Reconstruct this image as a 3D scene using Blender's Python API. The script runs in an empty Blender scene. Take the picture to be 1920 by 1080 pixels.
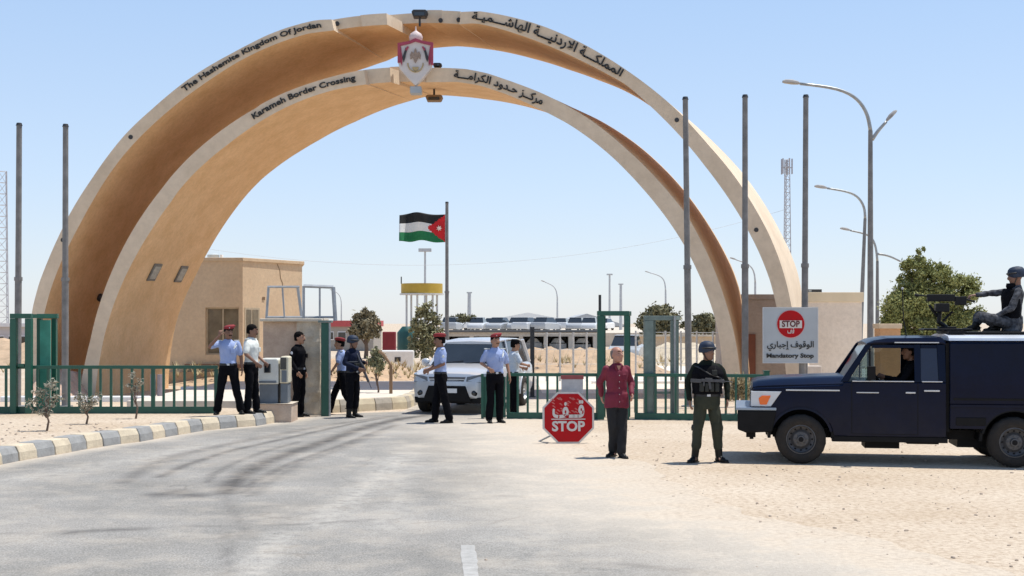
import bpy, bmesh, math, random
from math import radians, sin, cos, pi, atan2, sqrt, hypot
from mathutils import Vector, Matrix, noise
S = bpy.context.scene
COL = S.collection
random.seed(7)

# ------------------------------------------------------------------ camera, sky, sun, exposure
CAMH, F, CX, HY = 2.1, 2400.0, 960.0, 605.0
cam = bpy.data.cameras.new('camera'); camo = bpy.data.objects.new('camera', cam); COL.objects.link(camo)
camo.location = (0, 0, CAMH); camo.rotation_euler = (radians(90), 0, 0)
cam.sensor_width = 36; cam.lens = 36 * F / 1920; cam.shift_y = (HY - 540) / 1920
cam.clip_start = 0.1; cam.clip_end = 5000
S.camera = camo
SUN_EL, SUN_AZ = radians(72), radians(20)          # azimuth from +X towards +Y
W = bpy.data.worlds.new('World'); S.world = W; W.use_nodes = True
nt = W.node_tree; bg = nt.nodes['Background']
sky = nt.nodes.new('ShaderNodeTexSky'); sky.sky_type = 'NISHITA'; sky.sun_disc = False
sky.sun_elevation = SUN_EL; sky.sun_rotation = pi / 2 - SUN_AZ
sky.air_density = 1.0; sky.dust_density = 0.6; sky.ozone_density = 2.0; sky.altitude = 600
hz_ = nt.nodes.new('ShaderNodeMix'); hz_.data_type = 'RGBA'; hz_.inputs[0].default_value = 0.72   # pale desert air mixed evenly into the sky
tcw = nt.nodes.new('ShaderNodeTexCoord'); sx_ = nt.nodes.new('ShaderNodeSeparateXYZ'); rw = nt.nodes.new('ShaderNodeValToRGB')
nt.links.new(tcw.outputs['Generated'], sx_.inputs[0]); nt.links.new(sx_.outputs['Z'], rw.inputs['Fac'])
rw.color_ramp.elements[0].position = 0.0; rw.color_ramp.elements[0].color = (0.66, 0.69, 0.76, 1)
rw.color_ramp.elements[1].position = 0.30; rw.color_ramp.elements[1].color = (0.37, 0.55, 0.83, 1)
ez = rw.color_ramp.elements.new(0.62); ez.color = (0.14, 0.24, 0.44, 1)
e_ = rw.color_ramp.elements.new(0.11); e_.color = (0.54, 0.66, 0.84, 1)
mu_ = nt.nodes.new('ShaderNodeMix'); mu_.data_type = 'RGBA'; mu_.blend_type = 'MULTIPLY'; mu_.inputs[0].default_value = 1; mu_.inputs[7].default_value = (6.4, 6.4, 6.4, 1)
nt.links.new(rw.outputs['Color'], mu_.inputs[6]); nt.links.new(sky.outputs[0], hz_.inputs[6]); nt.links.new(mu_.outputs[2], hz_.inputs[7])
nt.links.new(hz_.outputs[2], bg.inputs[0]); bg.inputs[1].default_value = 0.15
sl = bpy.data.lights.new('sun', 'SUN'); sl.energy = 4.3; sl.angle = radians(0.5); sl.color = (1, 0.955, 0.88)
so = bpy.data.objects.new('sun', sl); COL.objects.link(so)
sd = Vector((cos(SUN_EL) * cos(SUN_AZ), cos(SUN_EL) * sin(SUN_AZ), sin(SUN_EL)))
so.rotation_euler = sd.to_track_quat('Z', 'Y').to_euler(); so.location = sd * 60
S.view_settings.view_transform = 'Standard'; S.view_settings.look = 'None'
S.view_settings.exposure = 0.25; S.view_settings.gamma = 1

# ------------------------------------------------------------------ helpers
def at(px, py, D):                                  # pixel of the photograph at a depth -> point
    return Vector(((px - CX) * D / F, D, CAMH - (py - HY) * D / F))
def gr(px, py, z=0.0):                              # pixel on a horizontal plane
    return at(px, py, (CAMH - z) * F / (py - HY))

MATS = {}
def mat(name, c, rough=0.8, var=0.12, scale=6.0, bump=0.0, bscale=None, metal=0.0, c2=None, spec=0.5, coat=0.0, detail=6):
    if name in MATS: return MATS[name]
    m = bpy.data.materials.new(name); m.use_nodes = True; n = m.node_tree; L = n.links.new
    b = n.nodes['Principled BSDF']; b.inputs['Roughness'].default_value = rough; b.inputs['Metallic'].default_value = metal
    b.inputs['Specular IOR Level'].default_value = spec; b.inputs['Coat Weight'].default_value = coat
    tc = n.nodes.new('ShaderNodeTexCoord'); nz = n.nodes.new('ShaderNodeTexNoise')
    nz.inputs['Scale'].default_value = scale; nz.inputs['Detail'].default_value = detail; nz.inputs['Roughness'].default_value = 0.6
    L(tc.outputs['Object'], nz.inputs['Vector'])
    r = n.nodes.new('ShaderNodeValToRGB'); r.color_ramp.elements[0].position = 0.3; r.color_ramp.elements[1].position = 0.72
    a = c2 if c2 else tuple(x * (1 - var) for x in c)
    d = c if c2 else tuple(min(1, x * (1 + var)) for x in c)
    r.color_ramp.elements[0].color = (*a, 1); r.color_ramp.elements[1].color = (*d, 1)
    L(nz.outputs['Fac'], r.inputs['Fac']); col_ = r.outputs['Color']
    if bump:                                         # finer mottling of weathered surfaces
        n3 = n.nodes.new('ShaderNodeTexNoise'); n3.inputs['Scale'].default_value = scale * 7.3; n3.inputs['Detail'].default_value = 9; n3.inputs['Roughness'].default_value = 0.7; L(tc.outputs['Object'], n3.inputs['Vector'])
        r3 = n.nodes.new('ShaderNodeValToRGB'); r3.color_ramp.elements[0].position = 0.34; r3.color_ramp.elements[0].color = (0.89, 0.885, 0.88, 1); r3.color_ramp.elements[1].position = 0.60; r3.color_ramp.elements[1].color = (1.03, 1.03, 1.03, 1)
        m3 = n.nodes.new('ShaderNodeMix'); m3.data_type = 'RGBA'; m3.blend_type = 'MULTIPLY'; m3.inputs[0].default_value = 1; L(n3.outputs['Fac'], r3.inputs['Fac']); L(col_, m3.inputs[6]); L(r3.outputs['Color'], m3.inputs[7]); col_ = m3.outputs[2]
    L(col_, b.inputs['Base Color'])
    if bump:
        n2 = n.nodes.new('ShaderNodeTexNoise'); n2.inputs['Scale'].default_value = bscale or scale * 6; n2.inputs['Detail'].default_value = 8
        L(tc.outputs['Object'], n2.inputs['Vector'])
        bp = n.nodes.new('ShaderNodeBump'); bp.inputs['Strength'].default_value = bump; bp.inputs['Distance'].default_value = 0.02
        L(n2.outputs['Fac'], bp.inputs['Height']); L(bp.outputs['Normal'], b.inputs['Normal'])
    MATS[name] = m; return m

def tag(o, label=None, cat=None, group=None, kind=None):
    if label: o['label'] = label
    if cat: o['category'] = cat
    if group: o['group'] = group
    if kind: o['kind'] = kind
    return o
def thing(name, label, cat, loc=(0, 0, 0), rz=0.0, group=None):
    o = bpy.data.objects.new(name, None); COL.objects.link(o); o.empty_display_size = 0.2
    o.location = loc; o.rotation_euler = (0, 0, rz); return tag(o, label, cat, group)
def copy_tree(o, parent=None):
    c = o.copy(); COL.objects.link(c); c.parent = parent
    for ch in [x for x in bpy.data.objects if x.parent == o]: copy_tree(ch, c)
    return c

class MB:
    def __init__(s): s.b = bmesh.new(); s.mi = 0
    def _v(s, co): return s.b.verts.new(co)
    def _f(s, vs, mi=None):
        try: f = s.b.faces.new(vs); f.material_index = s.mi if mi is None else mi; return f
        except ValueError: return None
    def box(s, x0, x1, y0, y1, z0, z1, M=None):
        c = [Vector((x, y, z)) for z in (z0, z1) for y in (y0, y1) for x in (x0, x1)]
        if M: c = [M @ p for p in c]
        v = [s._v(p) for p in c]
        for q in ((0, 2, 3, 1), (4, 5, 7, 6), (0, 1, 5, 4), (2, 6, 7, 3), (0, 4, 6, 2), (1, 3, 7, 5)): s._f([v[i] for i in q])
        return s
    def ring(s, rings, cap=True, closed=True, mis=None):
        vs = [[s._v(p) for p in r] for r in rings]; n = len(vs[0])
        for a, b in zip(vs, vs[1:]):
            for i in range(n if closed else n - 1):
                j = (i + 1) % n; s._f([a[i], a[j], b[j], b[i]], mis[i] if mis else None)
        if cap: s._f(list(reversed(vs[0]))); s._f(vs[-1])
        return s
    def ell(s, zs, n=16, M=None, e=1.0):            # rings (cx,cy,cz,rx,ry)
        R = []
        for cx, cy, cz, rx, ry in zs:
            r = []
            for i in range(n):
                t = 2 * pi * i / n; c_, s_ = cos(t), sin(t)
                p = Vector((cx + rx * math.copysign(abs(c_) ** e, c_), cy + ry * math.copysign(abs(s_) ** e, s_), cz))
                r.append(M @ p if M else p)
            R.append(r)
        return s.ring(R)
    def cone(s, a, b, r0, r1, n=10, cap=True):
        a, b = Vector(a), Vector(b); d = b - a
        if d.length < 1e-6: return s
        q = d.to_track_quat('Z', 'Y'); R = []
        for p, r in ((a, r0), (b, r1)): R.append([p + q @ Vector((r * cos(2 * pi * i / n), r * sin(2 * pi * i / n), 0)) for i in range(n)])
        return s.ring(R, cap)
    def ball(s, c, r, n=8, sc=(1, 1, 1), M=None):
        c = Vector(c); vs = []; m = max(4, n // 2 + 1)
        top = None; R = []
        for j in range(1, m):
            ph = pi * j / m; R.append([Vector((sin(ph) * cos(2 * pi * i / n) * r * sc[0], sin(ph) * sin(2 * pi * i / n) * r * sc[1], -cos(ph) * r * sc[2])) for i in range(n)])
        R = [[(M @ p if M else p) + c for p in rr] for rr in R]
        tp, bt = Vector((0, 0, r * sc[2])), Vector((0, 0, -r * sc[2]))
        tp, bt = ((M @ tp if M else tp) + c), ((M @ bt if M else bt) + c)
        V = [[s._v(p) for p in rr] for rr in R]; vt, vb = s._v(tp), s._v(bt)
        for a, b in zip(V, V[1:]):
            for i in range(n): s._f([a[i], a[(i + 1) % n], b[(i + 1) % n], b[i]])
        for i in range(n): s._f([vb, V[0][(i + 1) % n], V[0][i]]); s._f([vt, V[-1][i], V[-1][(i + 1) % n]])
        return s
    def chain(s, pts, rs, n=10):
        for i, (p, r) in enumerate(zip(pts, rs)):
            s.ball(p, r, n)
            if i: s.cone(pts[i - 1], p, rs[i - 1], r, n)
        return s
    def tube(s, pts, r, n=8, r1=None):
        pts = [Vector(p) for p in pts]; R = []; up = None
        for i, p in enumerate(pts):
            d = (pts[min(i + 1, len(pts) - 1)] - pts[max(i - 1, 0)]).normalized()
            if up is None: up = Vector((0, 1, 0)) if abs(d.y) < 0.9 else Vector((1, 0, 0))
            a = d.cross(up).normalized(); b = a.cross(d).normalized(); up = b
            k = r if r1 is None else r + (r1 - r) * i / (len(pts) - 1)
            R.append([p + a * k * cos(2 * pi * j / n) + b * k * sin(2 * pi * j / n) for j in range(n)])
        return s.ring(R)
    def prism(s, poly, d0, d1, axis='y', M=None):    # poly = (a,b) pairs, extruded along axis
        def P(a, b, d):
            p = Vector((a, d, b)) if axis == 'y' else (Vector((d, a, b)) if axis == 'x' else Vector((a, b, d)))
            return M @ p if M else p
        return s.ring([[P(a, b, d0) for a, b in poly], [P(a, b, d1) for a, b in poly]])
    def tri_fix(s):
        bmesh.ops.recalc_face_normals(s.b, faces=s.b.faces[:])
    def mesh(s, name, mats, off=None, smooth=False, fix=True):
        if fix: s.tri_fix()
        if off is not None:
            for v in s.b.verts: v.co -= Vector(off)
        me = bpy.data.meshes.new(name); s.b.to_mesh(me); s.b.free()
        for m in (mats if isinstance(mats, (list, tuple)) else [mats]): me.materials.append(m)
        if smooth:
            for p in me.polygons: p.use_smooth = True
        return me
    def build(s, name, mats, parent=None, off=None, smooth=False, bevel=0, auto=False, fix=True):
        me = s.mesh(name, mats, off, smooth or auto, fix)
        if auto: sharp(me)
        return link(name, me, parent, bevel)
def sharp(me, deg=35):
    b = bmesh.new(); b.from_mesh(me)
    for e in b.edges:
        if len(e.link_faces) == 2 and e.calc_face_angle(0) > radians(deg): e.smooth = False
    b.to_mesh(me); b.free()
def link(name, me, parent=None, bevel=0):
    o = bpy.data.objects.new(name, me); COL.objects.link(o); o.parent = parent
    if bevel:
        m = o.modifiers.new('bevel', 'BEVEL'); m.width = bevel; m.segments = 2; m.limit_method = 'ANGLE'; m.angle_limit = radians(35)
        m.harden_normals = False
    return o
def evaluate(o, name):
    dg = bpy.context.evaluated_depsgraph_get(); dg.update()
    me = bpy.data.meshes.new_from_object(o.evaluated_get(dg)); me.name = name
    old = o.data; bpy.data.objects.remove(o); 
    if old.users == 0: bpy.data.meshes.remove(old)
    return me
WORK = bpy.data.scenes.new('work')                 # holds one shape at a time while it is remeshed; removed at the end
def voxel(mb, name, m, size=0.012, smooth=4, fold=0.0, fscale=9.0, seed=0.0, parent=None):
    me = mb.mesh(name, m); o = bpy.data.objects.new('tmp', me); WORK.collection.objects.link(o)
    r = o.modifiers.new('r', 'REMESH'); r.mode = 'VOXEL'; r.voxel_size = size; r.use_smooth_shade = True
    sm = o.modifiers.new('s', 'SMOOTH'); sm.factor = 0.5; sm.iterations = smooth
    with bpy.context.temp_override(scene=WORK, view_layer=WORK.view_layers[0]):
        dg = bpy.context.evaluated_depsgraph_get(); dg.update()
    old = me; me = bpy.data.meshes.new_from_object(o.evaluated_get(dg)); me.name = name; bpy.data.objects.remove(o); bpy.data.meshes.remove(old)
    if not me.materials: me.materials.append(m)
    if fold:
        nn_ = [v.normal.copy() for v in me.vertices]
        for v, vn in zip(me.vertices, nn_):
            p = v.co * fscale; q = Vector((p.x, p.y, p.z * 0.7 + seed))
            d = noise.noise(q) + 0.5 * noise.noise(q * 2.3 + Vector((3, 1, 7)))
            v.co += vn * d * fold
    for p in me.polygons: p.use_smooth = True
    return link(name, me, parent)
def boolean(me, cutter, name):
    o = bpy.data.objects.new('tmp', me); COL.objects.link(o); c = bpy.data.objects.new('tmpc', cutter); COL.objects.link(c)
    b = o.modifiers.new('b', 'BOOLEAN'); b.object = c; b.operation = 'DIFFERENCE'; b.solver = 'EXACT'
    m = evaluate(o, name); bpy.data.objects.remove(c); bpy.data.meshes.remove(cutter); return m

# Arabic letters: isolated, final, initial, medial forms of each, put in reading order for a left-to-right text line
_A = {'ا': (0xFE8D, 0xFE8E, 0, 0), 'أ': (0xFE83, 0xFE84, 0, 0), 'إ': (0xFE87, 0xFE88, 0, 0), 'ب': (0xFE8F, 0xFE90, 0xFE91, 0xFE92), 'ة': (0xFE93, 0xFE94, 0, 0), 'ج': (0xFE9D, 0xFE9E, 0xFE9F, 0xFEA0), 'ح': (0xFEA1, 0xFEA2, 0xFEA3, 0xFEA4), 'د': (0xFEA9, 0xFEAA, 0, 0), 'ر': (0xFEAD, 0xFEAE, 0, 0), 'ز': (0xFEAF, 0xFEB0, 0, 0), 'ش': (0xFEB5, 0xFEB6, 0xFEB7, 0xFEB8), 'ف': (0xFED1, 0xFED2, 0xFED3, 0xFED4), 'ق': (0xFED5, 0xFED6, 0xFED7, 0xFED8), 'ك': (0xFED9, 0xFEDA, 0xFEDB, 0xFEDC), 'ل': (0xFEDD, 0xFEDE, 0xFEDF, 0xFEE0), 'م': (0xFEE1, 0xFEE2, 0xFEE3, 0xFEE4), 'ن': (0xFEE5, 0xFEE6, 0xFEE7, 0xFEE8), 'ه': (0xFEE9, 0xFEEA, 0xFEEB, 0xFEEC), 'و': (0xFEED, 0xFEEE, 0, 0), 'ي': (0xFEF1, 0xFEF2, 0xFEF3, 0xFEF4), 'ـ': (0x640, 0x640, 0x640, 0x640), 'ﻻ': (0xFEFB, 0xFEFC, 0, 0)}
def arabic(s):
    s = s.replace('لا', 'ﻻ'); out = []
    for i, c in enumerate(s):
        if c not in _A: out.append(c); continue
        p = s[i - 1] if i else ' '; n = s[i + 1] if i + 1 < len(s) else ' '
        jp = p in _A and _A[p][2]; jn = _A[c][2] and n in _A
        out.append(chr(_A[c][(3 if jn else 1) if jp else (2 if jn else 0)]))
    return ''.join(reversed(out))
def text_mesh(body, name, bold=0.02, extrude=0.05, dense=0.0):
    c = bpy.data.curves.new(name, 'FONT'); c.body = body; c.offset = bold; c.extrude = extrude; c.resolution_u = 3
    o = bpy.data.objects.new(name, c); COL.objects.link(o)
    dg = bpy.context.evaluated_depsgraph_get(); dg.update()
    me = bpy.data.meshes.new_from_object(o.evaluated_get(dg)); bpy.data.objects.remove(o); bpy.data.curves.remove(c); me.name = name
    return me
def text_on_plane(body, name, m, parent, x0, x1, z0, h, y, bold=0.02, ext=0.004):     # text filling x0..x1, base z0, cap height h, facing -Y
    me = text_mesh(body, name, bold, 1.0)
    xs = [v.co.x for v in me.vertices]; a, b = min(xs), max(xs)
    for v in me.vertices:
        v.co = Vector((x0 + (v.co.x - a) / (b - a) * (x1 - x0), y + v.co.z * -ext, z0 + v.co.y * h))
    me.materials.clear(); me.materials.append(m)
    return link(name, me, parent)

# ------------------------------------------------------------------ materials
SAND = (0.60, 0.47, 0.33)
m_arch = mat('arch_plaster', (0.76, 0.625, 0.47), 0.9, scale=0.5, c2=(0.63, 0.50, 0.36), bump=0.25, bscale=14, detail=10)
m_arch_in = mat('arch_bounce_ochre', (0.84, 0.56, 0.31), 0.9, scale=1.4, c2=(0.70, 0.435, 0.215), bump=0.35, bscale=10, detail=12)  # arch plaster turned ochre: sand bounce on the undersides put into the colour
m_black = mat('black_lettering', (0.015, 0.014, 0.013), 0.5)
m_green = mat('green_paint', (0.012, 0.105, 0.07), 0.4, 0.25, 3, c2=(0.010, 0.075, 0.05))
m_steel = mat('galvanised_steel', (0.34, 0.35, 0.35), 0.45, 0.2, 9, metal=0.5)
m_pole = mat('pole_paint', (0.19, 0.185, 0.18), 0.6, 0.25, 5)
m_dark = mat('dark_metal', (0.03, 0.03, 0.032), 0.5, 0.3)
m_wall = mat('beige_plaster', (0.74, 0.575, 0.39), 0.9, c2=(0.65, 0.49, 0.325), scale=1.2, bump=0.3, bscale=20)
m_cream = mat('cream_plaster', (0.78, 0.68, 0.58), 0.9, c2=(0.70, 0.60, 0.50), scale=1.0, bump=0.2, bscale=20)
m_white = mat('white_paint', (0.8, 0.8, 0.79), 0.4, 0.06)
m_glass = mat('dark_glass', (0.02, 0.025, 0.03), 0.06, 0.2, 2, spec=0.8)
m_conc = mat('concrete', (0.60, 0.53, 0.43), 0.9, 0.14, 2.5, bump=0.3)

# ------------------------------------------------------------------ ground
def ground_mat():
    m = bpy.data.materials.new('sandy_ground'); m.use_nodes = True; n = m.node_tree; L = n.links.new; b = n.nodes['Principled BSDF']
    b.inputs['Roughness'].default_value = 0.95; b.inputs['Specular IOR Level'].default_value = 0.2
    tc = n.nodes.new('ShaderNodeTexCoord')
    def nz(sc, det=8, ro=0.6):
        x = n.nodes.new('ShaderNodeTexNoise'); x.inputs['Scale'].default_value = sc; x.inputs['Detail'].default_value = det; x.inputs['Roughness'].default_value = ro
        L(tc.outputs['Object'], x.inputs['Vector']); return x
    def ramp(x, p0, c0, p1, c1):
        r = n.nodes.new('ShaderNodeValToRGB'); r.color_ramp.elements[0].position = p0; r.color_ramp.elements[0].color = (*c0, 1)
        r.color_ramp.elements[1].position = p1; r.color_ramp.elements[1].color = (*c1, 1); L(x, r.inputs['Fac']); return r.outputs['Color']
    a = ramp(nz(0.35).outputs['Fac'], 0.35, (0.52, 0.42, 0.31), 0.65, (0.62, 0.53, 0.42))
    g = ramp(nz(14, 10, 0.7).outputs['Fac'], 0.36, (0.62, 0.55, 0.5), 0.55, (1, 1, 1))
    mx = n.nodes.new('ShaderNodeMix'); mx.data_type = 'RGBA'; mx.blend_type = 'MULTIPLY'; mx.inputs[0].default_value = 0.85; L(a, mx.inputs[6]); L(g, mx.inputs[7])
    v = n.nodes.new('ShaderNodeTexVoronoi'); v.inputs['Scale'].default_value = 22; v.feature = 'F1'; L(tc.outputs['Object'], v.inputs['Vector'])
    p = ramp(v.outputs['Distance'], 0.05, (0.5, 0.42, 0.36), 0.2, (1, 1, 1))
    m2 = n.nodes.new('ShaderNodeMix'); m2.data_type = 'RGBA'; m2.blend_type = 'MULTIPLY'; m2.inputs[0].default_value = 0.45; L(mx.outputs[2], m2.inputs[6]); L(p, m2.inputs[7])
    L(m2.outputs[2], b.inputs['Base Color'])
    bp = n.nodes.new('ShaderNodeBump'); bp.inputs['Strength'].default_value = 0.8; bp.inputs['Distance'].default_value = 0.03
    L(nz(7, 12, 0.7).outputs['Fac'], bp.inputs['Height']); L(bp.outputs['Normal'], b.inputs['Normal']); return m
m_ground = ground_mat()
b = MB(); b._f([b._v(p) for p in ((-1500, -300, 0), (1500, -300, 0), (1500, 2500, 0), (-1500, 2500, 0))])
tag(b.build('ground', m_ground), kind='structure')

# road: rows of constant depth, left edge along the kerb, right edge fading under sand
def interp(tab, x):
    if x <= tab[0][0]: return tab[0][1]
    for (a, va), (b_, vb) in zip(tab, tab[1:]):
        if x <= b_: return va + (vb - va) * (x - a) / (b_ - a)
    return tab[-1][1]
KB = [(0, 872), (50, 862), (105, 853), (160, 843), (215, 834), (260, 829), (320, 818), (380, 808), (440, 802), (480, 799), (526, 791)]
kpts = [gr(x, y) for x, y in KB]
d0 = (kpts[0] - kpts[1]).normalized()
kline = [kpts[0] + d0 * 30 + Vector((-3, 0, 0)), kpts[0] + d0 * 12 + Vector((-0.7, 0, 0)), kpts[0] + d0 * 4] + kpts
ledge = [(p.y, p.x + 0.02) for p in kline] + [(28.6, -4.3), (29.6, -3.9), (30.2, -2.6)]
RB = [(1920, 1078), (1640, 1022), (1500, 985), (1400, 955), (1300, 920), (1240, 890), (1200, 868), (1100, 840), (1060, 815), (1030, 795)]
rp = [gr(x, y) for x, y in RB]
redge = [(-30, 4.6), (6, 4.6)] + [(p.y, p.x) for p in rp] + [(29, 1.6), (33, 2.2), (60, 5.5), (90, 9)]
redge.sort()
SK = [([(425, 925), (438, 905), (462, 886), (500, 866), (550, 848), (610, 828), (660, 810), (700, 797), (750, 786), (800, 779)], 0.13, 1.0),
      ([(455, 925), (480, 902), (530, 876), (590, 853), (650, 832), (700, 812), (740, 798)], 0.06, 0.75), ([(300, 895), (350, 872), (430, 846), (520, 826), (600, 808), (670, 793), (720, 784)], 0.06, 0.8),
      ([(390, 905), (400, 890), (440, 868), (500, 846), (560, 829)], 0.05, 0.6), ([(420, 930), (440, 960), (455, 990), (470, 1010)], 0.05, 0.35),
      ([(230, 905), (270, 880), (330, 855), (420, 835), (520, 815), (600, 800), (680, 788), (740, 780)], 0.11, 0.55),
      ([(470, 930), (500, 905), (560, 870), (640, 840), (720, 808)], 0.09, 0.5),
      ([(300, 928), (330, 922), (365, 930)], 0.16, 0.75), ([(130, 1000), (170, 996), (270, 992)], 0.07, 0.7),
      ([(0, 1001), (140, 997), (300, 989), (560, 984), (700, 975)], 0.03, 0.45), ([(920, 930), (985, 932)], 0.05, 0.4), ([(1040, 894), (1110, 897)], 0.05, 0.3),
      ([(820, 845), (880, 852), (960, 850)], 0.05, 0.35), ([(430, 1000), (424, 1040), (425, 1080)], 0.04, 0.4), ([(1180, 1060), (1330, 1075)], 0.06, 0.5)]
SK = [([gr(x, y) for x, y in pl], w_, k) for pl, w_, k in SK]
PALE = [([(600, 985), (660, 935), (710, 895), (760, 850)], 0.22, 0.9), ([(470, 1085), (495, 1040), (530, 1000)], 0.14, 0.9), ([(720, 1000), (740, 940), (755, 880)], 0.2, 0.6), ([(0, 905), (200, 870), (420, 832)], 0.35, 0.6), ([(990, 1085), (1000, 1000), (980, 900)], 0.5, 0.4)]
PALE = [([gr(x, y) for x, y in pl], w_, k) for pl, w_, k in PALE]
def dseg(px_, py_, pl):
    best = 1e9
    for a, b_ in zip(pl, pl[1:]):
        dx, dy = b_.x - a.x, b_.y - a.y; t = ((px_ - a.x) * dx + (py_ - a.y) * dy) / (dx * dx + dy * dy + 1e-9)
        t = max(0, min(1, t)); best = min(best, hypot(px_ - a.x - t * dx, py_ - a.y - t * dy))
    return best
ys = [-25, -15, -5, 3, 6, 8]; y = 9.0
while y < 31: ys.append(y); y += 0.11
ys += [31.5, 32.5, 34, 36, 40, 46, 54, 65, 80, 90]
verts, faces, st, ed, pa_ = [], [], [], [], []
NX = 130
for j, y in enumerate(ys):
    xl = interp(ledge, y) if y <= 30.2 else -2.6 + (y - 30.2) * 0.06
    xr = interp(redge, y) + 0.5 * noise.noise(Vector((y * 0.45, 3, 1))) + 0.22 * noise.noise(Vector((y * 1.9, 8, 1)))
    for i in range(NX + 1):
        x = xl + (xr - xl) * i / NX; verts.append((x, y, 0.004))
        s_ = 0.0; q_ = 0.0
        if 9 < y < 31:
            for pl, w_, k in SK:
                d = dseg(x, y, pl) / (w_ * 1.15)
                if d < 3: s_ = max(s_, k * math.exp(-d * d * 0.7))
            for pl, w_, k in PALE:
                d = dseg(x, y, pl) / w_
                if d < 3: q_ = max(q_, k * math.exp(-d * d * 0.7))
        st.append(s_); pa_.append(q_); ed.append(min(1.0, (xr - x) / 3.4, 0.45 + (x - xl) / 0.9) if y > -20 else 1.0)
for j in range(len(ys) - 1):
    for i in range(NX):
        a = j * (NX + 1) + i; faces.append((a, a + 1, a + NX + 2, a + NX + 1))
me = bpy.data.meshes.new('road'); me.from_pydata(verts, [], faces)
for nm, dat in (('stain', st), ('edge', ed), ('pale', pa_)):
    at_ = me.attributes.new(nm, 'FLOAT', 'POINT')
    for i, v in enumerate(dat): at_.data[i].value = v
def road_mat():
    m = bpy.data.materials.new('worn_asphalt'); m.use_nodes = True; n = m.node_tree; L = n.links.new; b = n.nodes['Principled BSDF']
    b.inputs['Roughness'].default_value = 0.85; b.inputs['Specular IOR Level'].default_value = 0.25
    tc = n.nodes.new('ShaderNodeTexCoord')
    def nz(sc, det=8, ro=0.6, vec=None):
        x = n.nodes.new('ShaderNodeTexNoise'); x.inputs['Scale'].default_value = sc; x.inputs['Detail'].default_value = det; x.inputs['Roughness'].default_value = ro
        L(vec or tc.outputs['Object'], x.inputs['Vector']); return x.outputs['Fac']
    def ramp(x, p0, c0, p1, c1):
        r = n.nodes.new('ShaderNodeValToRGB'); r.color_ramp.elements[0].position = p0; r.color_ramp.elements[0].color = (*c0, 1)
        r.color_ramp.elements[1].position = p1; r.color_ramp.elements[1].color = (*c1, 1); L(x, r.inputs['Fac']); return r.outputs['Color']
    def mix(f, a, c, mode='MIX'):
        x = n.nodes.new('ShaderNodeMix'); x.data_type = 'RGBA'; x.blend_type = mode
        if isinstance(f, float): x.inputs[0].default_value = f
        else: L(f, x.inputs[0])
        L(a, x.inputs[6]); L(c, x.inputs[7]) if not isinstance(c, tuple) else setattr(x.inputs[7], 'default_value', (*c, 1)); return x.outputs[2]
    def math_(op, a, b_):
        x = n.nodes.new('ShaderNodeMath'); x.operation = op; x.use_clamp = True
        for k, v in enumerate((a, b_)):
            if isinstance(v, (int, float)): x.inputs[k].default_value = v
            else: L(v, x.inputs[k])
        return x.outputs[0]
    base = ramp(nz(0.5, 6), 0.33, (0.24, 0.23, 0.21), 0.68, (0.335, 0.32, 0.295))
    agg = ramp(nz(60, 5, 0.7), 0.36, (0.45, 0.45, 0.45), 0.64, (1.4, 1.4, 1.4)); base = mix(0.75, base, agg, 'MULTIPLY')
    vo = n.nodes.new('ShaderNodeTexVoronoi'); vo.inputs['Scale'].default_value = 38; L(tc.outputs['Object'], vo.inputs['Vector'])
    base = mix(0.6, base, ramp(vo.outputs['Distance'], 0.1, (0.72, 0.72, 0.72), 0.5, (1.08, 1.08, 1.08)), 'MULTIPLY')
    A = n.nodes.new('ShaderNodeAttribute'); A.attribute_name = 'stain'; B = n.nodes.new('ShaderNodeAttribute'); B.attribute_name = 'edge'
    br = math_('MULTIPLY', A.outputs['Fac'], ramp(nz(3.0, 8, 0.75), 0.30, (0.45,) * 3, 0.52, (1,) * 3))
    vc = n.nodes.new('ShaderNodeTexVoronoi'); vc.feature = 'DISTANCE_TO_EDGE'; vc.inputs['Scale'].default_value = 0.55
    wn = n.nodes.new('ShaderNodeTexNoise'); wn.inputs['Scale'].default_value = 1.6; wn.inputs['Detail'].default_value = 8; L(tc.outputs['Object'], wn.inputs['Vector'])
    wm = n.nodes.new('ShaderNodeMix'); wm.data_type = 'RGBA'; wm.blend_type = 'ADD'; wm.inputs[0].default_value = 0.9; L(tc.outputs['Object'], wm.inputs[6]); L(wn.outputs['Color'], wm.inputs[7]); L(wm.outputs[2], vc.inputs['Vector'])
    base = mix(math_('MULTIPLY', ramp(vc.outputs['Distance'], 0.004, (1, 1, 1), 0.014, (0, 0, 0)), ramp(nz(0.7, 4), 0.5, (0, 0, 0), 0.62, (0.55, 0.55, 0.55))), base, (0.13, 0.12, 0.11))
    base = mix(ramp(nz(0.9, 10, 0.7), 0.55, (0, 0, 0), 0.72, (0.28, 0.28, 0.28)), base, (0.22, 0.21, 0.195))
    PA = n.nodes.new('ShaderNodeAttribute'); PA.attribute_name = 'pale'
    base = mix(math_('MULTIPLY', PA.outputs['Fac'], ramp(nz(5, 9, 0.75), 0.38, (0, 0, 0), 0.6, (0.8, 0.8, 0.8))), base, (0.50, 0.47, 0.42))
    base = mix(math_('MULTIPLY', br, 1.0), base, (0.085, 0.08, 0.075))
    e = math_('SUBTRACT', 1.0, B.outputs['Fac'])
    e = math_('ADD', math_('MULTIPLY', e, 0.95), math_('MULTIPLY', math_('SUBTRACT', nz(1.4, 10, 0.65), 0.47), 1.3))
    base = mix(math_('MULTIPLY', e, 1.25), base, ramp(nz(20, 8), 0.35, (0.52, 0.45, 0.365), 0.65, (0.62, 0.55, 0.455)))
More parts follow.
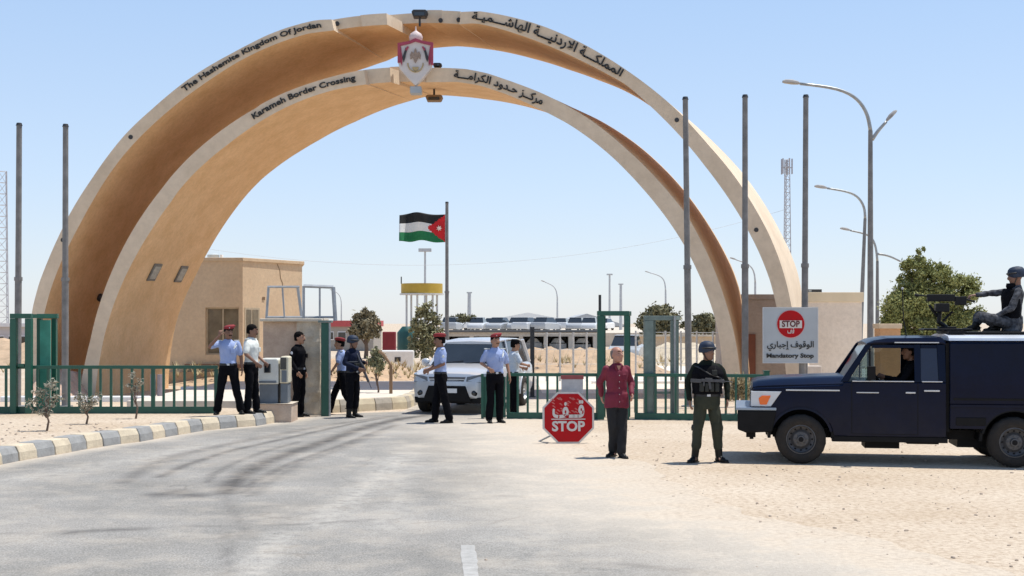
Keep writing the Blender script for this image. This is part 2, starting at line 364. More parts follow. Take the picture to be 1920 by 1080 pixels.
    base = mix(math_('MULTIPLY', math_('SUBTRACT', e, 0.6), 2.4), base, ramp(nz(14, 10, 0.7), 0.36, (0.42, 0.34, 0.26), 0.58, (0.60, 0.51, 0.40)))
    dust = ramp(nz(0.28, 9, 0.62), 0.50, (0, 0, 0), 0.78, (0.25, 0.25, 0.25)); base = mix(dust, base, (0.60, 0.53, 0.45))
    L(base, b.inputs['Base Color'])
    bp = n.nodes.new('ShaderNodeBump'); bp.inputs['Strength'].default_value = 0.7; bp.inputs['Distance'].default_value = 0.012
    L(nz(55, 6, 0.7), bp.inputs['Height']); L(bp.outputs['Normal'], b.inputs['Normal']); return m
me.materials.append(road_mat()); tag(link('road', me), kind='structure')

# painted centre dashes, worn
m_line = mat('worn_road_paint', (0.48, 0.47, 0.445), 0.8, scale=9, c2=(0.33, 0.32, 0.30), bump=0.4)
def dash(pa, pb, w0, name='road_marking'):
    a, c = gr(*pa, 0.008), gr(*pb, 0.008); s_ = (c - a).normalized().cross(Vector((0, 0, 1))) * w0
    b = MB(); n = 14; L_, R_ = [], []
    for i in range(n + 1):
        p = a.lerp(c, i / n); j = random.uniform(0.88, 1.08)
        L_.append(b._v(p - s_ * j)); R_.append(b._v(p + s_ * j * random.uniform(0.93, 1.05)))
    for i in range(n): b._f([L_[i], R_[i], R_[i + 1], L_[i + 1]])
    tag(b.build(name, m_line, fix=False), kind='structure')
dash((886, 1100), (877, 1022), 0.07)

# painted kerb of alternating blocks
m_kc = mat('kerb_cream', (0.70, 0.60, 0.44), 0.85, scale=5, c2=(0.50, 0.42, 0.31), bump=0.4)
m_kg = mat('kerb_grey', (0.36, 0.36, 0.35), 0.85, scale=5, c2=(0.25, 0.25, 0.245), bump=0.4)
def resample(pts, step):
    out = [pts[0].copy()]; acc = 0
    for a, c in zip(pts, pts[1:]):
        L_ = (c - a).length; t = step - acc
        while t <= L_: out.append(a.lerp(c, t / L_)); t += step
        acc = (acc + L_) % step
    return out
def kerb(pts, name, step=0.47, w=0.36, h=0.235, m=(m_kc, m_kg), side=1, phase=0):
    P = resample(pts, step); b = MB()
    for i in range(len(P) - 1):
        a, c = P[i], P[i + 1]; d = (c - a).normalized(); nn = Vector((-d.y, d.x, 0)) * side; b.mi = (i + phase) % 2
        a2, c2 = a + d * 0.006, c - d * 0.006; jh = h + random.uniform(-0.008, 0.008); j = random.uniform(-0.012, 0.012)
        prof = [(0 + j, -0.05), (0.02 + j, h * 0.55), (0.075 + j, jh), (w, jh), (w, -0.05)]
        b.ring([[q + nn * u + Vector((0, 0, z)) for u, z in prof] for q in (a2, c2)])
    return tag(b.build(name, list(m), bevel=0.012), kind='structure')
kerb(kline[1:], 'kerb', phase=1)
# raised pavement behind the kerb, running on under the fence
b = MB(); P = [p + Vector((-0.33, 0.1, 0)) for p in kline[1:]]; P += [Vector((-4.75, 27.75, 0))]; Z = 0.205
inner = [(p.x, p.y) for p in P] + [(-4.9, 28.1), (-7, 28.6), (-30, 28.6), (-30, P[0].y)]
nrow = []
ring_t = [b._v((x, y, Z)) for x, y in inner]; b._f(ring_t)
ring_b = [b._v((x, y, -0.05)) for x, y in inner]
for i in range(len(inner)): b._f([ring_t[i], ring_t[(i + 1) % len(inner)], ring_b[(i + 1) % len(inner)], ring_b[i]])
tag(b.build('pavement', m_ground), kind='structure')
# island beyond the gate and the far kerbs
m_isl = mat('island_concrete', (0.62, 0.57, 0.49), 0.9, 0.1, 2)
isl = [Vector((-4.4, 29.6, 0)), Vector((-4.0, 29.9, 0)), Vector((-3.3, 30.5, 0)), Vector((-2.55, 31.2, 0)), Vector((-2.35, 33.5, 0)), Vector((-2.6, 40, 0))]
kerb(isl, 'kerb', step=0.5, h=0.3, w=0.3, m=(mat('kerb_faded', (0.68, 0.60, 0.43), 0.9, c2=(0.5, 0.42, 0.3), scale=4), mat('kerb_faded_dark', (0.40, 0.36, 0.30), 0.9, 0.2)))
b = MB(); pol = [(p.x - 0.25, p.y + 0.25) for p in isl] + [(-9, 40), (-9, 29.9)]
b.prism(pol, -0.03, 0.27, 'z'); tag(b.build('pavement', m_isl), kind='structure')
for (x0, x1, yy, D, zz) in ((88, 276, 753, 34, 0.14), (338, 408, 732, 37, 0.25), (1110, 1440, 712, 44, 0.1), (0, 60, 752, 34, 0.14)):
    b = MB(); a = at(x0, yy, D); c = at(x1, yy, D); b.box(a.x, c.x, D, D + 0.35, -0.05, zz); tag(b.build('kerb', m_white, bevel=0.03), kind='structure')
b = MB(); b.box(0.9, 16, 38, 75, -0.05, 0.006); tag(b.build('path', mat('pale_paving', (0.70, 0.63, 0.53), 0.9, 0.12, 0.6)), kind='structure')

# earth bank, rubble mound, far terrace
m_earth = mat('brown_earth', (0.56, 0.40, 0.26), 0.95, c2=(0.36, 0.26, 0.17), scale=2.2, bump=0.8, bscale=5)
def mound(name, x0, x1, y0, y1, h, m, seed=0, n=50, k=26, rough=0.35, z0=-0.05):
    vs, fs = [], []
    for j in range(k + 1):
        for i in range(n + 1):
            u, v = i / n, j / k; x, y = x0 + (x1 - x0) * u, y0 + (y1 - y0) * v
            e = min(1, u * 3.2, (1 - u) * 3.2) ; f = min(1, v * 2.2, (1 - v) * 2.2); e = e * e * (3 - 2 * e); f = f * f * (3 - 2 * f)
            z = z0 + e * f * h * (1 + rough * noise.noise(Vector((x * 0.6, y * 0.8, seed))) + rough * 0.5 * noise.noise(Vector((x * 2.6, y * 2.6, seed)))) + e * f * 0.03
            vs.append((x, y, z))
    for j in range(k):
        for i in range(n): a = j * (n + 1) + i; fs.append((a, a + 1, a + n + 2, a + n + 1))
    me = bpy.data.meshes.new(name); me.from_pydata(vs, [], fs); me.materials.append(m)
    for p in me.polygons: p.use_smooth = True
    return tag(link(name, me), kind='structure')
mound('earth_bank', -12.5, -2.2, 41, 52, 0.72, m_earth, 2)
mound('earth_bank', -1.4, 7.2, 50, 62, 0.95, m_earth, 4)
mound('earth_bank', -40, -15, 60, 75, 1.1, m_earth, 6)
mound('earth_bank', 6, 15, 60, 80, 0.9, mat('pale_earth', (0.56, 0.47, 0.34), 0.95, 0.2, 1.5, bump=0.6, bscale=6), 8)
mound('rubble_mound', -13.6, -11.7, 34.2, 38, 0.66, mat('rubble', (0.66, 0.47, 0.36), 0.95, c2=(0.45, 0.30, 0.22), scale=5, bump=1.0, bscale=9), 5, 70, 40, 0.7)
b = MB(); b.box(-7, 26, 112, 300, -0.5, 1.2); tag(b.build('terrace', m_conc), kind='structure')
# stones lying on the sand
b = MB()
for _ in range(620):
    py = 795 + 285 * random.random() ** 1.3; px = random.uniform(900, 1925)
    bx = interp([(795, 1000), (840, 1090), (870, 1190), (920, 1290), (985, 1480), (1022, 1620), (1080, 1900)], py)
    if px < bx - 60 and random.random() < 0.93: continue
    p = gr(px, py); r = random.choice([0.006, 0.008, 0.011, 0.016]) * random.uniform(0.7, 1.4)
    if r > 0.021 and random.random() < 0.6: r *= 0.6
    b.ball((p.x, p.y, r * 0.3), r, 6, (random.uniform(0.8, 1.5), random.uniform(0.7, 1.2), 0.6), Matrix.Rotation(random.random() * 3, 3, 'Z'))
for _ in range(260):
    py = 792 + 60 * random.random(); px = random.uniform(-10, 500); p = gr(px, py, 0.205)
    if p.x > interp(ledge, p.y) - 0.55: continue
    r = random.uniform(0.01, 0.028); b.ball((p.x, p.y, 0.205 + r * 0.3), r, 6, (1.2, 1, 0.6))
tag(b.build('gravel', mat('stones', (0.42, 0.34, 0.27), 0.95, 0.35, 30)), kind='stuff')

# ------------------------------------------------------------------ the double arch
D1, D2 = 36.0, 41.0
FOo = [(46,745),(50,690),(55,630),(60,575),(73,531),(89,491),(109,447),(127,407),(147,373),(173,335),(195,303),(231,254),(255.5,231),(284.5,206),(315.5,178),(349,151),(382,129),(433,102),(467,83),(500,65.5),(533,53),(567,44),(593,37),(621,33),(740,33),(864,19),(900,20),(944,29),(989,39),(1022,50),(1055,64.5),(1100,84.5),(1144,113),(1178,133),(1211,158),(1244,184.5),(1278,213),(1302,244),(1331,275.5),(1360,309),(1387,342),(1409,382),(1427,409),(1442,440),(1460,481.5),(1471,518),(1479,549),(1484,575),(1496,640),(1502,690),(1506,745)]
FIo = [(68,745),(71,690),(76,630),(82,589),(95.5,540),(113,495.5),(133,453),(153,415.5),(175.5,375.5),(204,327),(231,291),(260,260),(284,235.5),(315.5,209),(347,182),(373,164),(404,144),(444,115.5),(489,95.5),(533,75.5),(578,63),(621,54),(740,54),(864,43),(891,42),(922,49),(967,64),(1010,78),(1044,93),(1089,113),(1133,138),(1169,153),(1184,167),(1211,191),(1240,220),(1264,242),(1293,275.5),(1320,311),(1347,344),(1375.5,387),(1398,424),(1424,475.5),(1445,525.6),(1453,564),(1464,620),(1472,690),(1476,745)]
BIo = [(205,728),(222,640),(238,565),(257,510),(275,473),(311,405),(360,332),(433,260),(511,204),(585,165),(640,145),(691,127),(727,113),(744,107),(811,88),(860,86),(895,90),(949,98),(1000,110),(1067,133),(1122,151),(1167,167),(1200,185)]
BOo = [(1295,227),(1311,242),(1342,271),(1371,300),(1391,322),(1409,347),(1431,378),(1440,393),(1466,443),(1484,474),(1495,510),(1503,538),(1506,575),(1512,640),(1518,690),(1520,728)]
FOi = [(148,745),(160,682),(171,638),(184,575.5),(209,513),(235.5,455.5),(267,402),(302,358),(320,331),(351,298),(382,271),(427,235.5),(480,203),(489,195.5),(533,173),(578,158),(622,144),(667,133),(683,130),(807,129),(838,127),(873,129),(913,135.5),(944,149),(978,160),(1020,175.5),(1062,199),(1089,213),(1111,227),(1133,245),(1160,266),(1175.5,282),(1202,304),(1231,335.5),(1258,367),(1280,391),(1295.5,415.5),(1309,442),(1328,479),(1344,518),(1357,557),(1372,606),(1383,660),(1386,686),(1390,745)]
FIi = [(178,745),(187,682),(200,611),(222,549),(249,491),(284,433),(320,380),(333,359),(360,329),(393,298),(427,271),(445,258),(489,227),(533,202),(578,184),(622,169),(683,158),(800,157),(833,153),(855.5,153),(900,160),(944,173),(1000,202),(1044,220),(1067,233),(1093,251),(1120,271),(1147,293),(1175.5,322),(1202,351),(1231,384),(1258,422),(1284,460),(1305,505),(1323,544),(1338.5,588),(1348,627),(1352,666),(1356,745)]
BIi = [(316,728),(320,672),(328,609),(344,561),(370,517),(391,469),(413,433),(435.5,402),(464,362),(491,335.5),(524,309),(567,282),(600,262),(622,249),(667,229),(700,213),(733,200),(767,191),(795,181),(829,177),(864,182),(909,187),(967,195),(1020,210)]
BOi = [(1084,206),(1122,224),(1155.5,244),(1189,267),(1209,282),(1235.5,307),(1264,335.5),(1284,358),(1311,395.5),(1333,429),(1360,475.5),(1375,507),(1388,541),(1392,575),(1397,620),(1403,673),(1406,728)]
def polar(pts, c): return sorted((atan2(c[1] - y, c[0] - x) if True else 0, hypot(x - c[0], y - c[1])) for x, y in pts)   # angle 0 at the left base, pi at the right
def smooth_tab(tab, k=2):
    r = [v for _, v in tab]
    for _ in range(k): r = [r[0]] + [(r[i - 1] + 2 * r[i] + r[i + 1]) / 4 for i in range(1, len(r) - 1)] + [r[-1]]
    return [(a, v) for (a, _), v in zip(tab, r)]
class Arch:
    def __init__(s, FO, FI, BI, BO, cf, cb, ex=0):
        s.cf, s.cb, s.ex = cf, cb, ex
        s.fo, s.fi = smooth_tab(polar(FO, cf), 1), smooth_tab(polar(FI, cf), 1)
        bi, bo = polar(BI, cb), polar(BO, cb)
        T = lambda a: (interp(s.fo, a) - interp(s.fi, a)) * D1 / D2
        s.bi = smooth_tab(bi + [(a, r - T(a)) for a, r in bo], 1); s.bo = smooth_tab([(a, r + T(a)) for a, r in bi] + bo, 1)
    def front(s, a, D=D1, dr=0):
        o = [(s.cf[0] - (interp(t, a) + e) * cos(a), s.cf[1] - (interp(t, a) + e) * sin(a)) for t, e in ((s.fo, dr), (s.fi, 0))]
        return [at(x, y, D) for x, y in o]
    def back(s, a):
        return [at(s.cb[0] - interp(t, a) * cos(a), s.cb[1] - interp(t, a) * sin(a), D2) for t in (s.bi, s.bo)]
    def loft(s, a0, a1, n, D=D1, dr=0):
        b = MB(); R = []
        for i in range(n + 1):
            a = a0 + (a1 - a0) * i / n; fo, fi = s.front(a, D, dr); bi, bo = s.back(a)
            if i == 0 and a0 == 0 or i == n and a1 == pi:
                for q in (fo, fi, bi, bo): q.z = -0.3
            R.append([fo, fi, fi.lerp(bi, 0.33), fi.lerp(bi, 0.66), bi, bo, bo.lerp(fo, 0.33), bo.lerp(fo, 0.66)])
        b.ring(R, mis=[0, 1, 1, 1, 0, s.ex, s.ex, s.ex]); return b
    def ang(s, px): # angle on the front outer edge for an image column near the top
        best = min((abs(s.cf[0] - interp(s.fo, a) * cos(a) - px), a) for a in [pi * i / 2000 for i in range(2001)]); return best[1]
    def inner(s, px, py):   # point of the intrados seen at a pixel, with its surface frame
        best = (1e9,)
        for i in range(0, 1001):
            a = pi * i / 1000; fi = s.front(a)[1]; bi = s.back(a)[0]
            for k in range(21):
                p = fi.lerp(bi, k / 20); d = hypot(CX + p.x * F / p.y - px, HY - (p.z - CAMH) * F / p.y - py)
                if d < best[0]: best = (d, a, p)
        _, a, p = best; t = (s.front(a + 0.02)[1] - s.front(a - 0.02)[1]).normalized(); w_ = (s.back(a)[0] - s.front(a)[1]).normalized()
        nrm = t.cross(w_).normalized()
        if nrm.dot(Vector((0, 0, CAMH)) - p) < 0: nrm = -nrm
        return p, t, w_, nrm
outer = Arch(FOo, FIo, BIo, BOo, (780, 745), (862, 728)); inner = Arch(FOi, FIi, BIi, BOi, (769, 745), (848, 728), 1)  # inner arch's outer side takes the ochre too, as painted shade of the tall arch
AX = at(780, 745, D1); AX.z = 0
def arch_thing(A, label, cuts, blocks):
    r = thing('arch', label, 'arch', AX)
    aL, aR = A.ang(cuts[0]), A.ang(cuts[1])
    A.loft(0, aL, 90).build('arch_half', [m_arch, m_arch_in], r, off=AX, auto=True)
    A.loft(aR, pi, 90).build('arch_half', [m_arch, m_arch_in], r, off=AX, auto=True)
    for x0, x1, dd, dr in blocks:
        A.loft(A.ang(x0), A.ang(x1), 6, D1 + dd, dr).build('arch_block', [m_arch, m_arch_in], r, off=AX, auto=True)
    return r
def letters(A, body, px0, px1, root, inset=0.27, hh=0.46, flip=False):
    me = text_mesh(body, 'lettering', 0.022, 1.0)
    xs = [v.co.x for v in me.vertices]; zs = [v.co.y for v in me.vertices]; x0, x1, z0, z1 = min(xs), max(xs), min(zs), max(zs)
    a0, a1 = A.ang(px0), A.ang(px1)
    for v in me.vertices:
        a = a0 + (a1 - a0) * (v.co.x - x0) / (x1 - x0); u = inset + hh * (v.co.y - z0) / (z1 - z0)
        fo, fi = A.front(a); p = fi.lerp(fo, u); p.y -= 0.012 + 0.03 * max(0, v.co.z); v.co = p - AX
    me.materials.clear(); me.materials.append(m_black); return link('lettering', me, root)
a_out = arch_thing(outer, 'tall outer beige concrete arch lettered The Hashemite Kingdom Of Jordan along its rim', (622, 864),
    [(622, 675.5, 0.4, -1), (676, 724, 0.15, 0), (724.5, 800, 1.7, -3), (800.5, 829, 0.75, 2), (829.5, 863.5, 0.35, 1)])
letters(outer, 'The Hashemite Kingdom Of Jordan', 337, 600, a_out, 0.2, 0.6)
letters(outer, arabic('المملكـــة الاردنيـــة الهاشـــميـة'), 886, 1172, a_out, 0.1, 0.82)
a_in = arch_thing(inner, 'lower inner beige concrete arch lettered Karameh Border Crossing, nested under the tall arch', (683, 800),
    [(683.5, 731, 0.3, 0), (731.5, 799.5, 1.2, 1)])
letters(inner, 'Karameh Border Crossing', 468, 664, a_in, 0.22, 0.56)
letters(inner, arabic('مركــز حـدود الكرامـــة'), 853, 1024, a_in, 0.1, 0.75)
for A, r, px, py in ((outer, a_out, 245, 257), (outer, a_out, 118, 450), (outer, a_out, 1269, 225), (outer, a_out, 1418, 431), (outer, a_out, 632, 44), (outer, a_out, 687, 44), (outer, a_out, 826, 38), (outer, a_out, 860, 37)):
    D = D1 if py > 50 else D1 + 0.3
    p = at(px, py, D); b = MB(); b.cone(p + Vector((0, -0.01, 0)), p + Vector((0, 0.05, 0)), 0.065, 0.065, 12); b.build('drain_hole', m_dark, r, off=AX)
# weathered square lights set on the inside of the arches
m_lamp = mat('dusty_lamp_glass', (0.36, 0.35, 0.31), 0.5, 0.3, 14)
def fixture(A, px, py, s_, label):
    p, t, w_, nn = A.inner(px, py); M = Matrix((t, w_, nn)).transposed()
    t_ = thing('floodlight', label, 'floodlight', p); 
    MM = M.to_4x4(); b = MB(); b.box(-s_, s_, -s_, s_, 0.0, 0.04, MM)
    b.build('housing', mat('lamp_housing', (0.16, 0.15, 0.13), 0.6, 0.3), t_, bevel=0.02)
    b = MB(); b.box(-s_ * .72, s_ * .72, -s_ * .72, s_ * .72, 0.042, 0.05, MM); b.build('lens', m_lamp, t_)
fixture(inner, 290, 510, 0.28, 'square grey floodlight inside the inner arch, nearer the rim of the two')
fixture(inner, 337, 512, 0.28, 'square grey floodlight inside the inner arch, farther from the rim of the two')
p, t, w_, nn = outer.inner(183, 556); b = MB(); b.ball(p + nn * 0.06, 0.13, 8)
tag(b.build('lamp', m_dark), 'small dark lamp stuck inside the left leg of the outer arch', 'lamp')
# floodlights on top
def flood(px, py, D, w, h, label, mm):
    p = at(px, py, D); t_ = thing('floodlight', label, 'floodlight', p); b = MB()
    b.prism([(-w / 2, 0), (w / 2, 0), (w / 2 + .06, h * .7), (w / 2, h), (-w / 2, h), (-w / 2 - .05, h * .7)], -0.15, 0.2); b.build('housing', mm, t_, bevel=0.02)
    b = MB(); b.box(-w * .4, w * .4, -0.17, -0.152, h * .12, h * .6); b.build('lens', m_glass, t_)
    b = MB(); q_ = -1 if py < 150 else 1; z_ = sorted((-0.25 if q_ < 0 else h + .005, -0.005 if q_ < 0 else h + .35)); b.box(-0.03, 0.03, -0.02, 0.02, *z_); b.build('bracket', m_dark, t_)
flood(787, 33, D1 + 0.6, 0.36, 0.2, 'dark floodlight with pale top on the crown of the outer arch', m_dark)
flood(820, 126, D1 + 0.6, 0.16, 0.1, 'tiny dark floodlight on top of the inner arch', m_dark)
flood(814, 190, D1 + 3.0, 0.42, 0.18, 'brown box light hanging beneath the top of the inner arch', mat('brown_box', (0.25, 0.16, 0.09), 0.7))
# state emblem between the arches
E0 = at(779, 150, D1 - 0.35)
em = thing('emblem', 'white shield emblem with red mantle edge and crown hanging between the arch tops', 'emblem', E0)
def EP(pts): return [((x - 779) * D1 / F, (150 - y) * D1 / F) for x, y in pts]
m_em = mat('emblem_white', (0.62, 0.58, 0.56), 0.6, 0.1, 4); m_er = mat('emblem_red', (0.36, 0.05, 0.09), 0.6, 0.2, 8)
b = MB(); b.prism(EP([(747, 83), (768, 79), (779, 76), (791, 79), (811, 82), (810, 118), (808, 128), (793, 146), (779, 160), (765, 146), (749, 128), (747, 118)]), 0, 0.28)
b.build('shield', m_em, em, bevel=0.02)
for pts in ([(746, 118), (746, 82), (768, 78), (768, 83), (751, 87), (751, 118)], [(812, 122), (812, 81), (790, 77), (790, 82), (807, 86), (807, 122)], [(768, 78), (779, 73), (790, 77), (790, 82), (779, 79), (768, 83)]):
    b = MB(); b.prism(EP(pts), -0.05, 0.06); b.build('mantle_edge', m_er, em)
b = MB(); b.ell([((779 - 779) * .015, 0, (150 - y) * .015, r * .015, r * .011) for y, r in ((78, 8), (74, 12), (68, 13), (62, 10), (58, 4), (56, 1.5), (50, 1), (48, 0.3))], 18, Matrix.Translation((0, 0.14, 0)))
b.build('crown', mat('crown_pink', (0.62, 0.50, 0.48), 0.6, 0.2, 30), em, smooth=True)
for sx in (-1, 1):
    b = MB(); pts = [(779 + sx * x, y) for x, y in ((14, 92), (18, 90), (21, 99), (24, 108), (22, 117), (19, 110), (17, 100))]
    b.prism(EP(pts), -0.05, 0.02); b.build('flag_relief', m_dark, em)
    b = MB(); b.prism(EP([(779 + sx * x, y) for x, y in ((12, 89), (15, 88), (19, 95), (16, 96))]), -0.06, -0.01); b.build('flag_tip', m_er, em)
b = MB(); b.prism(EP([(770, 112), (769, 104), (772, 97), (776, 101), (777, 95), (779, 91), (781, 95), (782, 101), (786, 97), (789, 104), (788, 112), (784, 108), (782, 114), (779, 119), (776, 114), (774, 108)]), -0.04, 0.02); b.build('eagle_relief', mat('relief_bronze', (0.30, 0.22, 0.17), 0.6, 0.3, 30), em)
b = MB(); b.tube([V3 for V3 in [Vector((0.215 * cos(pi * i / 12 + pi), -0.02, 0.47 + 0.25 * sin(pi * i / 12 + pi))) for i in range(13)]], 0.018, 5); b.build('wheat_wreath', mat('relief_gold', (0.42, 0.32, 0.16), 0.5), em)
b = MB(); b.prism(EP([(773, 126), (785, 126), (784, 131), (779, 134), (774, 131)]), -0.035, 0.02); b.build('medal', MATS['relief_gold'], em)
b = MB(); b.ell([(0, 0, (150 - y) * .015, r * .015, r * .012) for y, r in ((79, 9), (76, 12.6))], 18, Matrix.Translation((0, 0.14, 0))); b.build('crown_band', MATS['relief_gold'], em)
for sx in (-1, 1): b = MB(); b.prism(EP([(779 + sx * x, y) for x, y in ((27, 88), (29, 90), (28, 116), (25, 124), (24, 110))]), -0.03, 0.05); b.build('mantle_fold', m_er, em)
b = MB(); b.box(-0.16, 0.16, 0.05, 0.4, -0.36, -0.16); b.build('bracket', mat('emblem_foot', (0.35, 0.38, 0.40), 0.5), em, bevel=0.02)

# ------------------------------------------------------------------ fences, gate portals, poles, lamps
def fence(a, c, label, h=1.0, step=0.215, group='green railings along the gate line', n_post=0):
    a, c = Vector(a), Vector(c); r = thing('railing', label, 'fence', a, atan2(c.y - a.y, c.x - a.x), group); L_ = (c.xy - a.xy).length; z = 0
    b = MB(); b.box(0, L_, -0.03, 0.03, h - 0.07, h); b.build('top_rail', m_green, r, bevel=0.006)
    b = MB(); b.box(0, L_, -0.035, 0.035, 0.0, 0.14); b.build('bottom_rail', m_green, r, bevel=0.006)
    n = int(L_ / step)
    for i in range(n + 1):
        x = 0.03 + (L_ - 0.06) * i / n; w = 0.024 if i % 6 else 0.04; b = MB(); b.box(x - w, x + w, -0.02, 0.02, 0.142, h - 0.072); b.build('baluster', m_green, r)
    return r
ZL = 0.205
fl = gr(-70, 775, ZL); fr = gr(408, 775, ZL); fence(fl, fr, 'long low green railing on the left pavement before the arches')
fa = gr(950, 785); fb = gr(1122, 786); fc = gr(1190, 786); fd = gr(1440, 790)
fence(fa, fb, 'low green railing between the silver car and the tall green portal, beside the stop sign')
fence(fc, fd, 'low green railing behind the soldier with the rifle, ending near the navy truck')
# solid green end panel of the sliding gate
g = thing('sliding_gate', 'solid green steel end of the sliding gate beside the silver car', 'gate', fa); b = MB(); b.box(-0.5, -0.02, -0.03, 0.03, 0.02, 0.92)
b.build('plate', m_green, g, bevel=0.01); b = MB(); b.box(-0.56, -0.50, -0.05, 0.05, 0.0, 0.98); b.build('post', m_green, g)
g = thing('gate_post', 'dark green end post of the right railing behind the truck bonnet', 'post', gr(1437, 790)); b = MB(); b.box(-0.06, 0.06, -0.06, 0.06, 0, 1.06); b.build('post', m_green, g, bevel=0.01)
b = MB(); b.box(-0.07, 0.07, -0.07, 0.07, 1.062, 1.08); b.build('cap', m_green, g)
def portal(px0, px1, py_top, py_base, dx, dy, label, m, z=0.0, sizes=(0.15, 0.15), top=True, name='gate_portal', extra=None):
    a = gr(px0, py_base, z); D = a.y; w = (px1 - px0) * D / F; H = CAMH - (py_top - HY) * D / F - z
    r = thing(name, label, 'gate portal', a); s0, s1 = sizes
    for x, y, s_ in ((0, 0, s0), (w - s1, 0, s1), (dx, dy, s0 * 0.8), (w - s1 + dx, dy, s1 * 0.8)):
        b = MB(); b.box(x, x + s_, y, y + s_, 0, H - 0.102); b.build('post', m, r, bevel=0.008)
    if top:
        b = MB(); b.box(0, w, 0, s0, H - 0.1, H); b.build('top_bar', m, r, bevel=0.008)
        b = MB(); b.box(dx, w + dx, dy, dy + s0 * 0.8, H - 0.1, H); b.build('top_bar', m, r, bevel=0.008)
        for x in (0, w - 0.08):
            b = MB(); n = Vector((dx, dy, 0)); b.prism([(x, s0 + .002), (x + 0.08, s0 + .002), (x + 0.08 + dx, dy - .002), (x + dx, dy - .002)], H - 0.09, H - 0.01, 'z'); b.build('tie_bar', m, r)
    return r, w, H
r, w, H = portal(18, 58, 588, 776, 0.28, 0.75, 'green steel gate portal at the left end of the railing', m_green, ZL, (0.13, 0.13))
b = MB(); b.box(w + 0.02, w + 0.24, 0.45, 0.49, 0.1, 1.95); b.build('side_plate', mat('sunlit_green', (0.05, 0.27, 0.20), 0.5, 0.2, 4), r)  # lighter than the portal green: sunlight put into the plate's colour
b = MB(); b.box(0.16, w - 0.15, 0.02, 0.1, 0.98, 1.04); b.build('cross_bar', m_green, r)
r, w, H = portal(1120, 1180, 583, 787, 0.12, 0.8, 'tall green steel gate portal behind the man in the red shirt', m_green, 0, (0.15, 0.11))
b = MB(); b.cone((0.06, 0.07, H), (0.06, 0.07, H + 0.35), 0.03, 0.03, 8); b.build('spigot', m_dark, r)
m_gs = mat('grey_green_steel', (0.17, 0.22, 0.20), 0.5, 0.2, 6, metal=0.3)
r, w, H = portal(1208, 1268, 592, 786, 0.14, 0.45, 'grey unpainted steel gate portal between the green portal and the soldier', m_gs, 0, (0.2, 0.12))
b = MB(); b.box(0.21, w - 0.125, 0.05, 0.09, 0.55, 0.6); b.build('cross_bar', m_gs, r)
b = MB(); b.box(w - 0.06, w - 0.02, -0.07, -0.002, 0.0, H); b.build('guide_rail', m_steel, r)
g = thing('gate_post', 'tall dark green post standing against the stone gate pillar', 'post', gr(602, 781)); b = MB(); b.box(0, 0.17, 0, 0.14, 0, 2.1); b.build('post', m_green, g, bevel=0.01)
b = MB(); b.box(0.172, 0.21, 0.0, 0.05, 0, 2.1); b.build('guide_rail', m_steel, g); b = MB(); b.box(-0.06, 0.24, -0.03, 0.2, 2.102, 2.15); b.build('cap', m_gs, g)

# bare flagpoles
def flagpole(px, py_top, D, label, r=0.075, sleeve=None, group='bare flagpoles before the arches', lean=0, name='flagpole', pxb=None):
    bx = at(pxb if pxb else px, 700, D); t_ = thing(name, label, 'flagpole', (bx.x, D, 0), 0, group); H = CAMH - (py_top - HY) * D / F
    tx = at(px, py_top, D).x - bx.x
    b = MB(); b.tube([(0, 0, 0), (tx * .45, 0, H * 0.45)], r * 1.12, 12); b.build('lower_tube', m_pole, t_, auto=True)
    b = MB(); b.tube([(tx * .45, 0, H * 0.452), (tx, 0, H - 0.05)], r, 12, r * 0.9); b.build('upper_tube', m_pole, t_, auto=True)
    b = MB(); b.cone((tx * .445, 0, H * 0.445), (tx * .455, 0, H * 0.458), r * 1.35, r * 1.35, 12); b.build('collar', m_pole, t_)
    b = MB(); b.cone((tx, 0, H - 0.05), (tx, 0, H + 0.02), r * 1.1, r * 0.8, 12); b.build('cap', m_dark, t_)
    b = MB(); b.cone((0, 0, 0), (0, 0, 0.03), r * 2.6, r * 2.6, 12); b.build('base_plate', m_steel, t_); return t_
flagpole(36, 232, 32, 'bare flagpole at the far left, left of the tall arch', pxb=33)
flagpole(123, 234, 32, 'bare flagpole standing in front of the left legs of the arches', pxb=122)
flagpole(1285, 183, 32, 'bare flagpole crossing the arch tops just right of the gate portals', pxb=1292)
flagpole(1397, 179, 32, 'bare flagpole between the right legs of the two arches')
fp3 = flagpole(1511, 179, 32.5, 'bare flagpole rising behind the white mandatory stop board', pxb=1508)
